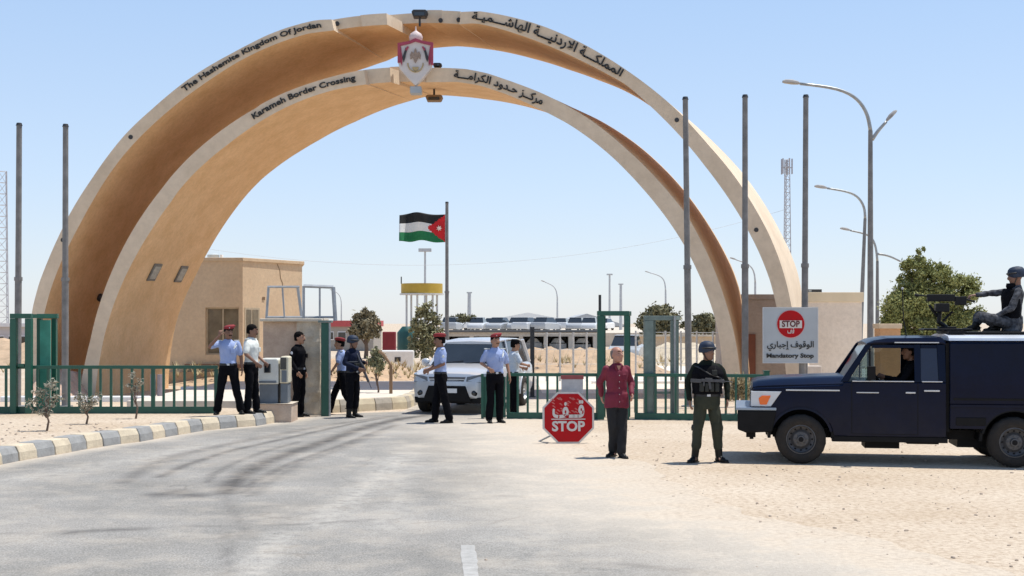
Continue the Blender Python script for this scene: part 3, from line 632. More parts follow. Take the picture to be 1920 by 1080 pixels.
# flagpole with flag
fx = flagpole(838, 379, 62, 'grey flagpole flying the black, white and green flag behind the silver car', 0.085, group=None)
def flag():
    D = 62; NXf, NZf = 40, 20; p0 = at(835, 402, D); Wf, Hf = 86 * D / F, 52 * D / F
    v, f, mi = [], [], []
    for j in range(NZf + 1):
        for i in range(NXf + 1):
            u, w_ = i / NXf, j / NZf
            x = -Wf * u; z = -Hf * w_ * (1 - 0.04 * u) - 0.10 * sin(u * 7 + 0.5) * u + (0.06 * u if w_ < .5 else -0.0) - 0.08 * u * w_ * sin(u * 11)
            yy = 0.16 * sin(u * 9 + w_ * 1.5) * (0.2 + u) + 0.1 * sin(u * 17 + 1) * u; v.append((x, yy, z))
    for j in range(NZf):
        for i in range(NXf):
            a = j * (NXf + 1) + i; f.append((a, a + 1, a + NXf + 2, a + NXf + 1))
            u, w_ = (i + .5) / NXf, (j + .5) / NZf; band = 0 if w_ < 1 / 3 else (1 if w_ < 2 / 3 else 2)
            mi.append(3 if abs(w_ - 0.5) < 0.5 * (1 - u / 0.40) else band)
    me = bpy.data.meshes.new('flag'); me.from_pydata(v, [], f)
    for m in (mat('flag_black', (0.012, 0.012, 0.012), 0.8), mat('flag_white', (0.72, 0.72, 0.70), 0.8, 0.05), mat('flag_green', (0.01, 0.17, 0.06), 0.8), mat('flag_red', (0.62, 0.015, 0.02), 0.8)): me.materials.append(m)
    for p, k in zip(me.polygons, mi): p.material_index = k; p.use_smooth = True
    r = thing('flag', 'flag of black, white and green stripes with a red triangle and white star', 'flag', p0); o = link('cloth', me, r)
    s_ = o.modifiers.new('s', 'SOLIDIFY'); s_.thickness = 0.01
    b = MB(); vs = []
    for k in range(14):
        a = pi * k / 7; q = 0.15 if k % 2 == 0 else 0.07; vs.append((-Wf * 0.135 + q * cos(a), -Hf * 0.5 + q * sin(a)))
    b.prism(vs, -0.035, 0.2); b.build('star', mat('flag_star', (0.85, 0.7, 0.6), 0.8), r)
    b = MB(); b.box(-0.01, 0.03, -0.02, 0.02, -Hf - 0.02, 0.02); b.build('halyard_sleeve', MATS['flag_white'], r)
flag()

# street lamps
def lamp(pxb, py_top, D, arms, label, r=0.09, group='curved-arm street lamps', col=None, lean=0.0, H=None):
    m = col or m_pole; bx = at(pxb, 700, D); t_ = thing('street_lamp', label, 'street lamp', (bx.x, D, 0), 0, group)
    for k, (kind, pts, hd) in enumerate(arms):
        P = [at(x, y, D) - Vector((bx.x, D, 0)) for x, y in pts]
        if k == 0:
            b = MB(); b.tube([(0, 0, 0), (P[0].x * 0.5, 0, P[0].z * 0.5), P[0]], r, 10, r * 0.62); b.build('pole', m, t_, auto=True)
            b = MB(); b.box(-r * 1.8, r * 1.8, -r * 1.8, r * 1.8, 0, 0.04); b.build('base_plate', m, t_)
        b = MB(); n = []
        for i in range(len(P) - 1):
            for q in range(4): n.append(P[i].lerp(P[i + 1], q / 4))
        n.append(P[-1])
        for _ in range(6): n = [n[0]] + [(n[i - 1] + n[i] * 2 + n[i + 1]) / 4 for i in range(1, len(n) - 1)] + [n[-1]]
        b.tube(n, r * 0.55, 8, r * 0.38); b.build('arm', m_steel if col is None else m, t_, smooth=True)
        e = P[-1]; d = (P[-1] - P[-2]).normalized(); L_ = hd * D / F
        h = d * L_; up = Vector((0, 0, 1)); s_ = Vector((0, 1, 0)); wd = L_ * 0.2; th = L_ * 0.2
        q_ = d.cross(s_).normalized(); q_ = q_ if q_.z > 0 else -q_
        R = []
        for u, ww, hh in ((0, 0.35, 0.35), (0.12, 0.7, 0.7), (0.45, 1, 1), (0.85, 0.9, 0.8), (1, 0.5, 0.4)):
            c = e + h * u; R.append([c + s_ * wd * ww * sx + q_ * th * hh * sz for sx, sz in ((-1, 0), (-0.8, 0.6), (0, 1), (0.8, 0.6), (1, 0), (0.7, -0.35), (-0.7, -0.35))])
        b = MB(); b.ring(R); b.build('lamp_head', mat('lamp_head', (0.33, 0.31, 0.29), 0.5, 0.2, 8), t_, auto=True)
    return t_
lamp(1632, 170, 35, [(0, [(1632, 245), (1628, 215), (1610, 185), (1575, 165), (1500, 157)], 33), (1, [(1635, 262), (1646, 245), (1662, 228)], 28)], 'tallest double street lamp with one long arm and one short arm, beside the tree', 0.1)
lamp(1611, 350, 60, [(0, [(1622, 410), (1622, 388), (1608, 366), (1585, 358), (1551, 353)], 24)], 'leaning street lamp just left of the tallest double lamp', 0.12)
lamp(1645, 430, 85, [(0, [(1645, 490), (1643, 462), (1634, 442), (1614, 436), (1594, 432)], 19), (1, [(1645, 476), (1665, 478), (1688, 490)], 6)], 'farther street lamp just behind the tallest lamp pole, its head lower than the leaning one', 0.15)
m_far = mat('far_pole', (0.50, 0.51, 0.52), 0.6)  # paler paint stands in for air haze on the far poles
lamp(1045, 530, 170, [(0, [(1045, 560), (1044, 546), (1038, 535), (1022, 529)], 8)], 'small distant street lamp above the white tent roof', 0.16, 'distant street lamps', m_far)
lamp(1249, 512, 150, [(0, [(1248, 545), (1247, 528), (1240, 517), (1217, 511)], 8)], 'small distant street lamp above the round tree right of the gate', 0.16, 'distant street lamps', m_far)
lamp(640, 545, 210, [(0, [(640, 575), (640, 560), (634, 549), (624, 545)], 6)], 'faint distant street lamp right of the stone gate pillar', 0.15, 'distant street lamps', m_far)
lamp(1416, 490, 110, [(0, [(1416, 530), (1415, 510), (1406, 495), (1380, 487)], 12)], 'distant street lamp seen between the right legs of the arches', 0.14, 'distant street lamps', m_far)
def mast(px, pyt, D, label, r, head, group='distant light masts'):
    bx = at(px, 700, D); t_ = thing('light_mast', label, 'mast', (bx.x, D, 0), 0, group); H = CAMH - (pyt - HY) * D / F
    b = MB(); b.tube([(0, 0, 0), (0, 0, H)], r, 8, r * .7); b.build('pole', m_far, t_); b = MB(); b.box(-head, head, -head * .5, head * .5, H + 0.002, H + head * 0.5); b.build('lamp_cluster', m_far, t_)
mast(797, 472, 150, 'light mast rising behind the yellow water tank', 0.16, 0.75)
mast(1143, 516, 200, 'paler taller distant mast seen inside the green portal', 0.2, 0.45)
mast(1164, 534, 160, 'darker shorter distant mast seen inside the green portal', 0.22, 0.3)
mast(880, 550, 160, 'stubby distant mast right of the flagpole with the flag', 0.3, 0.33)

# lattice masts
def lattice(px, pyt, D, w, label, top=None):
    bx = at(px, 700, D); H = CAMH - (pyt - HY) * D / F; t_ = thing('lattice_mast', label, 'radio mast', (bx.x, D, 0), 0, 'lattice radio masts')
    legs = [(-w, -w), (w, -w), (0, w)]; m = mat('mast_paint', (0.46, 0.45, 0.47), 0.6)
    for lx, ly in legs: b = MB(); b.tube([(lx, ly, 0), (lx * .55, ly * .55, H)], 0.035, 5); b.build('leg', m, t_)
    b = MB(); n = int(H / (w * 1.5)); 
    for i in range(n):
        z0, z1 = H * i / n, H * (i + 1) / n; k0, k1 = 1 - .45 * i / n, 1 - .45 * (i + 1) / n
        for q in range(3):
            p, p2 = legs[q], legs[(q + 1) % 3]
            b.cone((p[0] * k0, p[1] * k0, z0), (p2[0] * k1, p2[1] * k1, z1), 0.018, 0.018, 4); b.cone((p[0] * k1, p[1] * k1, z1), (p2[0] * k1, p2[1] * k1, z1), 0.018, 0.018, 4)
    b.build('bracing', m, t_)
    if top:
        for k in range(5):
            a = 2 * pi * k / 5; x, y = 0.42 * cos(a), 0.42 * sin(a); b = MB(); b.box(x - .05, x + .05, y - .05, y + .05, H - 1.1, H + 0.1); b.cone((0, 0, H - 0.6), (x, y, H - 0.6), 0.04, 0.04, 5); b.build('antenna_panel', m, t_)
lattice(1475, 300, 100, 0.34, 'lattice radio mast with antenna panels behind the tall arch right leg', True)
lattice(8, 322, 95, 0.55, 'lattice radio mast at the left edge of the view')
# overhead cable
b = MB(); P = [at(380, 465, 95), at(1475, 392, 100)]
pts = [P[0].lerp(P[1], i / 30) - Vector((0, 0, 2.6 * (1 - (2 * i / 30 - 1) ** 2))) for i in range(31)]; b.tube(pts, 0.011, 4)
tag(b.build('overhead_cable', m_far), 'thin overhead cable sagging across the sky behind the arches', 'cable')

# ------------------------------------------------------------------ buildings
def win(b_, x0, x1, z0, z1, y, root, name='window', mull=1, deep=0.10):
    b = MB()
    for q in ((x0, x1, z0, z0 + .05), (x0, x1, z1 - .05, z1), (x0, x0 + .05, z0 + .052, z1 - .052), (x1 - .05, x1, z0 + .052, z1 - .052)): b.box(q[0], q[1], y - .02, y + .05, q[2], q[3])
    for k in range(mull): x = x0 + (x1 - x0) * (k + 1) / (mull + 1); b.box(x - .025, x + .025, y - .015, y + .05, z0 + .052, z1 - .052)
    o = b.build(name, mat('window_frame', (0.50, 0.42, 0.30), 0.6), root); b = MB(); b.box(x0 + .05, x1 - .05, y + 0.052, y + 0.07, z0 + .05, z1 - .05); b.build('pane', mat('brown_pane', (0.20, 0.165, 0.11), 0.2, 0.3, 3), o)
c0 = at(455, 483, 44); T = c0.z; gb = thing('guard_building', 'flat-roofed beige guard building behind the left leg of the inner arch', 'building', (c0.x, c0.y, 0))
ang = atan2(2.7, 1.6); Ls = 3.15; xl = (300 - 455) * 44 / F
b = MB(); b.prism([(xl, 0), (0, 0), (1.6, 2.7), (0.85, 6.5), (xl, 6.5)], -0.1, T - 0.12, 'z'); w_ = b.mesh('wall', m_wall)
ct = MB(); ct.box(-1.28, -0.13, -0.5, 0.35, 1.0, 2.62); w_ = boolean(w_, ct.mesh('c', m_wall), 'wall'); link('wall', w_, gb)
b = MB(); b.prism([(xl - .05, -0.05), (0.02, -0.05), (1.68, 2.72), (0.9, 6.6), (xl - .05, 6.6)], T - 0.118, T, 'z'); b.build('parapet', m_wall, gb, bevel=0.01)
win(None, -1.28, -0.13, 1.0, 2.62, 0.15, gb, mull=1)
M2 = Matrix.Rotation(ang, 4, 'Z'); b = MB(); b.box(0.1, 0.85, -0.012, 0.05, 1.02, 2.62, M2); o = b.build('window', mat('window_frame', (0.5, 0.42, 0.3), 0.6), gb); b = MB(); b.box(0.17, 0.42, -0.02, -0.013, 1.1, 2.55, M2); b.box(0.48, 0.78, -0.02, -0.013, 1.1, 2.55, M2); b.build('pane', MATS['brown_pane'], o)
b = MB(); b.box(1.0, 1.12, -0.02, 0.0, 2.9, 3.0, M2); pts = [(1.75, 4.2), (1.9, 3.95), (1.93, 3.7), (2.05, 3.5), (2.03, 3.1), (2.12, 2.8)]
for (x0, z0), (x1, z1) in zip(pts, pts[1:]): b.ring([[M2 @ Vector((x0 + e, -0.006, z0)) for e in (0, .035)] + [M2 @ Vector((x0 + e, 0.0, z0)) for e in (.035, 0)], [M2 @ Vector((x1 + e, -0.006, z1)) for e in (0, .035)] + [M2 @ Vector((x1 + e, 0.0, z1)) for e in (.035, 0)]])
b.build('crack', mat('crack', (0.22, 0.14, 0.08), 0.9), gb)
b = MB(); b.box(-1.95, 0.15, -0.22, -0.052, 0.55, 0.68); b.build('ledge', mat('brown_ledge', (0.22, 0.12, 0.08), 0.8), gb)
b = MB(); b.box(-2.9, 0.1, -0.35, -0.0, -0.05, 0.42); b.build('plinth', m_earth, gb)
tk = thing('water_tank', 'small pale roof tank on the guard building', 'water tank', (at(400, 480, 46).x, 46, T)); b = MB(); b.ell([(0, 0, 0, .2, .2), (0, 0, .2, .22, .22), (0, 0, .26, .1, .1)], 14); b.build('tank', mat('tank_grey', (0.5, 0.55, 0.56), 0.5), tk, auto=True)
b = MB(); b.box(0.26, 0.34, -.1, .1, 0, 0.2); b.build('valve_box', m_white, tk)
# stone gate pillar with a tube frame on top
m_st = mat('rough_stone', (0.74, 0.64, 0.50), 0.95, c2=(0.46, 0.37, 0.27), scale=3.5, bump=1.0, bscale=7); m_pk = mat('brown_shade_render', (0.62, 0.49, 0.38), 0.95, c2=(0.46, 0.34, 0.26), scale=3, bump=0.5)
c0 = gr(556, 779); sp = thing('gate_pillar', 'thick gate pillar, render browned for shade on one face, rough pale stone on the other', 'pillar', c0); Hs = CAMH - (598 - HY) * c0.y / F
xl = (491 - 556) * c0.y / F; xr = (600 - 556) * c0.y / F
b = MB(); b.box(0.003, xr, 0.0, 1.0, -0.05, Hs - 0.06); me = b.mesh('stone_face', m_st); bm = bmesh.new(); bm.from_mesh(me); bmesh.ops.subdivide_edges(bm, edges=bm.edges[:], cuts=18, use_grid_fill=True)
for v in bm.verts:
    if v.co.x > 0.02: v.co += Vector((0.5, -1, 0)) * 0.035 * noise.noise(v.co * 5) 
bm.to_mesh(me); bm.free(); link('stone_face', me, sp)
b = MB(); b.box(xl, -0.003, 0.12, 1.0, -0.05, Hs - 0.06); b.build('rendered_face', m_pk, sp, bevel=0.015)  # browner than the stone face: this side's shade is put into the colour
b = MB(); b.box(xl - .04, xr + .05, -0.06, 1.05, Hs - 0.058, Hs + 0.01); b.build('capping', m_conc, sp, bevel=0.015)
fr_ = thing('tube_frame', 'open grey tube frame standing on top of the stone gate pillar', 'frame', (c0.x, c0.y, Hs + 0.01)); k = c0.y / F
X = lambda p: (p - 556) * k; Zt = CAMH - (536 - HY) * k - Hs - 0.03
m_tb = mat('grey_tube', (0.36, 0.38, 0.40), 0.5, 0.2, 5, metal=0.3)
def bar(p, q, w=0.03, nm='frame_tube'): b = MB(); b.cone(p, q, w, w, 6); b.build(nm, m_tb, fr_)
bar((X(498), 0.1, 0), (X(502), 0.1, Zt)); bar((X(500), 0.1, Zt), (X(560), 0.1, Zt)); bar((X(568), 0.1, 0), (X(568), 0.1, Zt + .02)); bar((X(532), 0.1, 0), (X(528), 0.1, Zt), 0.02)
bar((X(568), 0.1, Zt + .02), (X(622), 0.25, Zt), 0.045); bar((X(622), 0.25, Zt), (X(626), 0.25, -0.05), 0.05); bar((X(597), 0.2, Zt), (X(597), 0.2, 0), 0.022); bar((X(554), 0.3, Zt), (X(562), 0.3, 0.0), 0.035); bar((X(498), 0.1, 0.03), (X(626), 0.25, 0.03), 0.03)
# cabinets by the pillar
def cab(px0, px1, pyt, pyb, D, dp, label, m, parts, name='control_cabinet', z0=0.40):
    a = at(px0, pyb, D); w = (px1 - px0) * D / F; z1 = CAMH - (pyt - HY) * D / F; r = thing(name, label, 'cabinet', (a.x, D, z0)); h = z1 - z0
    b = MB(); b.prism([(0, 0.42 * h), (w, 0.42 * h), (w, h * .97), (w * .9, h), (w * .12, h), (0, h * .9)], 0, dp); b.build('housing', m, r, bevel=0.03)
    b = MB(); b.box(0.02, w - .02, 0.02, dp - .02, 0, 0.418 * h); b.build('base', mat('cabinet_grey', (0.16, 0.18, 0.20), 0.6), r, bevel=0.01)
    for q in parts: b = MB(); b.box(q[0] * w, q[1] * w, -0.02, -0.003, q[2] * h, q[3] * h); b.build(q[4], q[5], r, bevel=0.008)
    return r
mat('cabinet_grey', (0.16, 0.18, 0.20), 0.6)
m_cw = mat('cabinet_white', (0.68, 0.68, 0.62), 0.5, 0.1, 5)
stp = thing('step_block', 'low brown rendered step under the two cabinets', 'step', (at(482, 0, 26.9).x, 26.9, 0)); b = MB(); b.box(0, .72, 0, .8, -.05, .39); b.build('block', m_pk, stp, bevel=.015); b = MB(); b.box(-.02, .74, -.02, .8, .392, .398); b.build('slab', m_conc, stp)
r = cab(484, 522, 672, 758, 27.0, 0.5, 'rounded white and grey control cabinet at the foot of the gate pillar', m_cw, [(0.3, 0.62, 0.68, 0.88, 'display', m_glass), (0.05, 0.9, 0.45, 0.5, 'rim', MATS['cabinet_grey'])])
cab(524, 541, 668, 757, 27.0, 0.4, 'narrow cream cabinet with black window between the white cabinet and the man in black', mat('cabinet_cream', (0.66, 0.60, 0.45), 0.6, 0.1, 5), [(0.1, 0.75, 0.72, 0.97, 'display', m_glass), (0.25, 0.8, 0.45, 0.7, 'panel', MATS['cabinet_grey'])])
# right building
D = 42; a = at(1396, 548, D); T = a.z; wR = (1616 - 1396) * D / F; rb = thing('gate_building', 'flat-roofed cream building behind the mandatory stop board', 'building', (a.x, D, 0)); xm = (1532 - 1396) * D / F
b = MB(); b.box(0, xm - 0.6, 0.35, 6, -0.05, T - 0.22); b.build('wall', mat('shade_brown_plaster', (0.38, 0.31, 0.26), 0.9, 0.1, 1.5, bump=0.3), rb)  # wing darker than the cream wall: shade put into its colour
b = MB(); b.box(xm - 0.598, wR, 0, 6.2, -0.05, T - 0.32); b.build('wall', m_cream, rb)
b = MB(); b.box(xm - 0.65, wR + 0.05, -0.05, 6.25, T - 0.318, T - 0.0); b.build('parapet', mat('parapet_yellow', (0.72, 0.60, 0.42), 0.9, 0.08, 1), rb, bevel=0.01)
b = MB(); b.box(-0.05, xm - 0.655, 0.3, 6.1, T - 0.218, T - 0.06); b.build('parapet', MATS['shade_brown_plaster'], rb)
b = MB(); b.box(0.14, 0.42, 0.3, 0.345, 0, 1.72); b.build('door', mat('rust_brown_door', (0.17, 0.055, 0.03), 0.6), rb)
b = MB(); b.box(wR + 0.002, wR + .07, 0.2, 0.3, 1.5, T - 0.4); b.build('drainpipe', m_steel, rb)
ac = thing('air_conditioner', 'dark air conditioner unit on the roof of the cream building', 'air conditioner', at(1513, 548, 43)); b = MB(); b.box(0, 0.5, 0, 0.35, 0, 0.1); b.build('casing', m_dark, ac); b = MB(); b.box(0.05, 0.15, -.03, -.002, 0.02, 0.08); b.build('grille', m_steel, ac)
st_ = thing('step_wall', 'low stepped cream wall at the foot of the tall arch right leg', 'wall', (at(1470, 700, 34).x, 34, 0))
for x0, x1, zt in ((0, 0.6, 0.62), (0.602, 1.0, 0.95), (1.002, 1.35, 0.72), (1.352, 3, 0.5)): b = MB(); b.box(x0, x1, 0, 0.5, -0.05, zt); b.build('wall_block', m_cream, st_, bevel=0.015)
# sandstone block seen above and through the truck cab
a = at(1650, 607, 31); pb = thing('block_pillar', 'square sandstone gate pier seen above and through the truck cab', 'pillar', (a.x, 31, 0)); b = MB(); b.box(0, 0.5, 0, 0.5, -0.05, a.z - .12); b.build('shaft', mat('orange_stone', (0.60, 0.33, 0.16), 0.9, 0.12, 3, bump=0.4), pb, bevel=0.01)
b = MB(); b.box(-.03, 0.53, -.03, .53, a.z - .118, a.z); b.build('cap', m_wall, pb, bevel=0.01)
# yellow water tank tower
D = 110; a = at(752, 553, D); wt = thing('water_tower', 'yellow cylindrical water tank raised on thin legs behind the shrub', 'water tower', (at(791, 553, D).x, D, 0)); zb, zt = a.z, at(0, 532, D).z; R = 78 / 2 * D / F
b = MB(); b.cone((0, 0, zb + 0.12), (0, 0, zt), R, R, 28); b.build('tank', mat('ochre_tank', (0.50, 0.33, 0.04), 0.6, 0.2, 1), wt, auto=True)
b = MB(); b.cone((0, 0, zb), (0, 0, zb + 0.118), R * 1.07, R * 1.07, 28); b.build('platform', mat('pale_steel', (0.6, 0.6, 0.58), 0.6), wt)
for k in range(6): an = pi * k / 3 + .3; b = MB(); b.cone((R * .75 * cos(an), R * .75 * sin(an), 0), (R * .75 * cos(an), R * .75 * sin(an), zb), 0.09, 0.09, 6); b.build('leg', m_far, wt)
b = MB(); b.cone((-R * .98, -0.2, zt), (-R * .98, -.2, zt + .6), 0.05, 0.05, 6); b.build('vent_pipe', m_dark, wt)
# small far structures
def shed(px0, px1, pyt, D, dp, label, wallm, roofm, nwin=2, roofh=0.25, name='shed', cat='building', z0=0.0, wz=(0.45, 0.8), gable=0):
    a = at(px0, 0, D); w = (px1 - px0) * D / F; zt = CAMH - (pyt - HY) * D / F - z0; r = thing(name, label, cat, (a.x, D, z0)); h = zt - roofh
    b = MB(); b.box(0, w, 0, dp, -0.05, h); b.build('wall', wallm, r)
    b = MB()
    if gable: b.prism([(-.2, h + .002), (w + .2, h + .002), (w / 2, zt)], -.3, dp + .3)
    else: b.box(-.15, w + .15, -.2, dp + .1, h + .002, zt)
    b.build('roof', roofm, r)
    for i in range(nwin):
        x = w * (i + .5) / nwin; ww = w / nwin * 0.34; f = MB(); f.box(x - ww, x + ww, -.03, -.002, h * wz[0], h * wz[1]); o = f.build('window', m_white, r)
        f = MB(); f.box(x - ww * .88, x + ww * .88, -.05, -.032, h * wz[0] + .06, h * wz[1] - .06); f.build('pane', m_glass, o)
    return r
m_redroof = mat('red_roof', (0.50, 0.09, 0.09), 0.7); m_pale = mat('pale_wall', (0.60, 0.54, 0.46), 0.9)
shed(606, 700, 601, 95, 6, 'small far building with red roof left of the round dusty tree', mat('dim_wall', (0.35, 0.32, 0.28), 0.9), m_redroof, 4, 0.45)
shed(-60, 60, 606, 70, 6, 'pale far building with dark windows at the left edge behind the portal', mat('grey_white_wall', (0.55, 0.54, 0.55), 0.9), m_white, 5, 0.2, wz=(.4, .75))
shed(1020, 1180, 588, 260, 40, 'wide pale hipped hall far behind the parked cars', m_pale, mat('grey_roof', (0.42, 0.43, 0.44), 0.7), 0, 2.6, gable=1, z0=0)
shed(905, 1075, 586, 230, 30, 'long bright white tent hall behind the parked cars', m_pale, m_white, 0, 1.6, gable=1)
shed(1188, 1420, 628, 75, 0.6, 'long beige compound wall behind the grey portal and the round trees', mat('compound_wall', (0.60, 0.47, 0.34), 0.9, 0.1), m_conc, 0, 0.1, name='compound_wall', cat='wall')
bx = thing('barrel', 'dark red upright tank beside the shrub', 'tank', (at(730, 0, 60).x, 60, 0)); zz = at(0, 622, 60).z; b = MB(); b.box(-0.3, 0.3, -0.3, 0.3, 0.2, zz); b.build('body', mat('maroon', (0.22, 0.012, 0.02), 0.5), bx, bevel=0.04); b = MB(); b.box(-.35, .35, -.35, .35, 0, 0.198); b.build('base', m_dark, bx)
bx = thing('tank', 'dark green rounded tank between the red tank and the shrub', 'tank', (at(762, 0, 62).x, 62, 0)); zz = at(0, 612, 62).z; b = MB(); b.ell([(0, 0, 0.25, .3, .3), (0, 0, .5, .45, .4), (0, 0, zz - .3, .45, .4), (0, 0, zz, .2, .2)], 14); b.build('body', mat('tank_green', (0.02, 0.09, 0.08), 0.5), bx, auto=True); b = MB(); b.box(-.3, .3, -.3, .3, 0, 0.248); b.build('stand', m_dark, bx)
# long low shed row with dark openings
D = 85; x0, x1 = at(838, 0, D).x, at(1116, 0, D).x; zt = at(0, 619, D).z; rw_ = thing('vehicle_shed', 'long low white shed with dark bays below the row of parked cars', 'shed', (x0, D, 0)); w = x1 - x0; n = 6
b = MB(); b.box(-.2, w + .2, -.3, 3, zt - .14, zt); b.build('roof', mat('dark_roof_edge', (0.12, 0.12, 0.12), 0.7), rw_)
b = MB(); b.box(0, w, 2.5, 2.9, 0, zt - .142); b.build('back_wall', mat('dim_grey', (0.34, 0.31, 0.28), 0.9), rw_)
for i in range(n + 1): x = w * i / n; b = MB(); b.box(x - .13, x + .13, 0, 2.49, 0, zt - .142); b.build('pier', m_pale, rw_)
b = MB(); b.box(0, w, -0.02, -.003, zt - .42, zt - .142); b.build('lintel', mat('pale_lintel', (0.55, 0.50, 0.44), 0.9), rw_)
for i in range(n): xa, xb = w * i / n + .132, w * (i + 1) / n - .132; b = MB(); b.box(xa, xb, 0.05, .15, 0, 0.28 + .1 * (i % 2)); b.build('low_wall', m_pale, rw_)
for i in range(n):
    xa, xb = w * i / n + .25, w * (i + 1) / n - .25; b = MB(); b.box(xa, xb, 0.5, 1.8, 0, 0.75 - .05 * (i % 3)); b.prism([(xa + .1, .76), (xb - .1, .76), (xb - .35, 1.05), (xa + .35, 1.05)], 0.6, 1.7)
    tag(b.build('covered_load', mat('shed_goods', (0.45, 0.43, 0.40), 0.7, 0.3, 1.5)), 'dusty covered load standing in the %s bay of the low white shed from the left' % ('first second third fourth fifth sixth'.split()[i]), 'load', 'loads in the shed bays').location = (x0, D, 0)
b = MB()
# wire fences
def wire_fence(px0, px1, D, H, n, label, D2_=None):
    a, c = at(px0, 0, D), at(px1, 0, D2_ or D); r = thing('wire_fence', label, 'fence', (a.x, a.y, 0), atan2(c.y - a.y, c.x - a.x), 'wire fences inside the compound'); L_ = (c.xy - a.xy).length
    for i in range(n + 1): x = L_ * i / n; b = MB(); b.cone((x, 0, -.05), (x, 0, H), 0.035, 0.035, 6); b.build('post', m_far, r)
    b = MB()
    for z in (0.15, H * .35, H * .65, H * .97): b.cone((0, 0, z), (L_, 0, z), 0.008, 0.008, 4)
    k = int(L_ / 0.45)
    for i in range(k): b.cone((L_ * i / k, 0, .1), (L_ * (i + 1) / k, 0, H), 0.004, 0.004, 3)
    b.build('mesh', m_far, r)
wire_fence(1000, 1125, 46, 1.75, 5, 'thin wire fence behind the low railing left of the green portal')
wire_fence(1192, 1400, 48, 1.8, 7, 'thin wire fence behind the grey portal and soldier', 44)
g = thing('post', 'black upright post beside the silver car roof', 'post', (at(998, 0, 36).x, 36, 0)); b = MB(); b.box(-.06, .06, -.06, .06, 0, at(0, 613, 36).z); b.build('post', m_dark, g); b = MB(); b.box(-.1, .1, -.1, .1, 0, .03); b.build('base_plate', m_dark, g)
for px, top in ((287, 702), (300, 702)):
    tag(MB().cone((at(px, 0, 32).x, 32, 0), (at(px, 0, 32).x, 32, at(0, top, 32).z), 0.07, 0.07, 10).build('bollard', mat('grey_pipe', (0.30, 0.25, 0.27), 0.7), auto=True), 'grey upright pipe stub behind the left railing, %s of the pair' % ('left' if px == 287 else 'right'), 'pipe', 'pipe stubs behind the railing')
# timber rail by the shrub
rl = thing('hand_rail', 'bent brown timber rail beside the small bush right of the officers', 'rail', (at(733, 0, 33).x, 33, 0)); 
b = MB(); b.box(-.04, .04, -.04, .04, 0, 1.0); b.build('post', mat('brown_timber', (0.26, 0.16, 0.09), 0.8), rl); b = MB(); b.tube([(0, 0, 1.0), (-.2, .1, 1.28), (-.32, .2, 1.36)], 0.035, 6); b.build('arm', MATS['brown_timber'], rl)

# ------------------------------------------------------------------ plants
def leaf_mat(name, c1, c2):
    m = mat(name, c1, 0.7, scale=2.5, c2=c2); m.node_tree.nodes['Principled BSDF'].inputs['Specular IOR Level'].default_value = 0.2; return m
m_bark = mat('bark', (0.16, 0.11, 0.08), 0.9, 0.2, 8)
def crown(lumps, n, s_, seed=0, hollow=0.35):
    R = random.Random(seed); v, f = [], []; vol = [a * b_ * c for (_, _, _, a, b_, c) in lumps]; tot = sum(vol)
    for (cx, cy, cz, a, b_, c), vv in zip(lumps, vol):
        cl = []
        for _ in range(max(5, int(64 * vv / tot * len(lumps) ** .5))):
            d = Vector((R.gauss(0, 1), R.gauss(0, 1), R.gauss(0, 1))).normalized(); cl.append((d * (hollow + (1.02 - hollow) * R.random()) ** .6, R.uniform(.16, .38)))
        for _ in range(int(n * vv / tot)):
            c0_, sg = R.choice(cl); d = c0_ + Vector((R.gauss(0, 1), R.gauss(0, 1), R.gauss(0, 1))) * sg * .62
            p = Vector((cx + d.x * a, cy + d.y * b_, cz + d.z * c)); q = s_ * R.uniform(0.6, 1.5)
            u = Vector((R.gauss(0, 1), R.gauss(0, 1), R.gauss(0, 1))).normalized(); w_ = u.cross(Vector((R.gauss(0, 1), R.gauss(0, 1), R.gauss(0, 1)))).normalized()
            i = len(v); v += [p - u * q, p + w_ * q * .45, p + u * q, p - w_ * q * .45]; f.append((i, i + 1, i + 2, i + 3))
    me = bpy.data.meshes.new('crown'); me.from_pydata(v, [], f); return me
def tree(name, px, D, lumps, n, leaf, m, label, h0=0.3, seed=0, cat='tree', group=None, limbs=5, r=0.1, hollow=0.35, z=0.0):
    base = at(px, 0, D); t_ = thing(name, label, cat, (base.x, D, z), 0, group); Ls = []
    for (x, y, rx, ry) in lumps: Ls.append(((x - px) * D / F, random.uniform(-.25, .25) * rx * D / F, CAMH - (y - HY) * D / F - z, rx * D / F, rx * D / F * .9, ry * D / F))
    me = crown(Ls, n, leaf, seed, hollow); me.materials.append(m); link('crown', me, t_)
    R = random.Random(seed); b = MB(); zc = sum(l[2] for l in Ls) / len(Ls)
    b.tube([(0, 0, -.05), (0.04, 0, zc * .3), (-.03, .02, zc * .65), (0, 0, zc)], r, 8, r * .45); b.build('trunk', m_bark, t_)
    b = MB()
    for l in Ls[:limbs + 3]: b.tube([(0, 0, zc * .4), (l[0] * .5, l[1] * .5, (zc * .45 + l[2]) / 2), (l[0], l[1], l[2] + l[5] * .3)], r * .45, 6, r * .12)
    b.build('limbs', m_bark, t_); return t_
lf1 = leaf_mat('olive_leaves', (0.36, 0.37, 0.15), (0.17, 0.19, 0.065)); lf2 = leaf_mat('dusty_leaves', (0.30, 0.25, 0.16), (0.17, 0.15, 0.09)); lf3 = leaf_mat('grey_green_leaves', (0.34, 0.33, 0.20), (0.20, 0.20, 0.11)); lf4 = leaf_mat('dry_leaves', (0.50, 0.42, 0.26), (0.32, 0.26, 0.15))
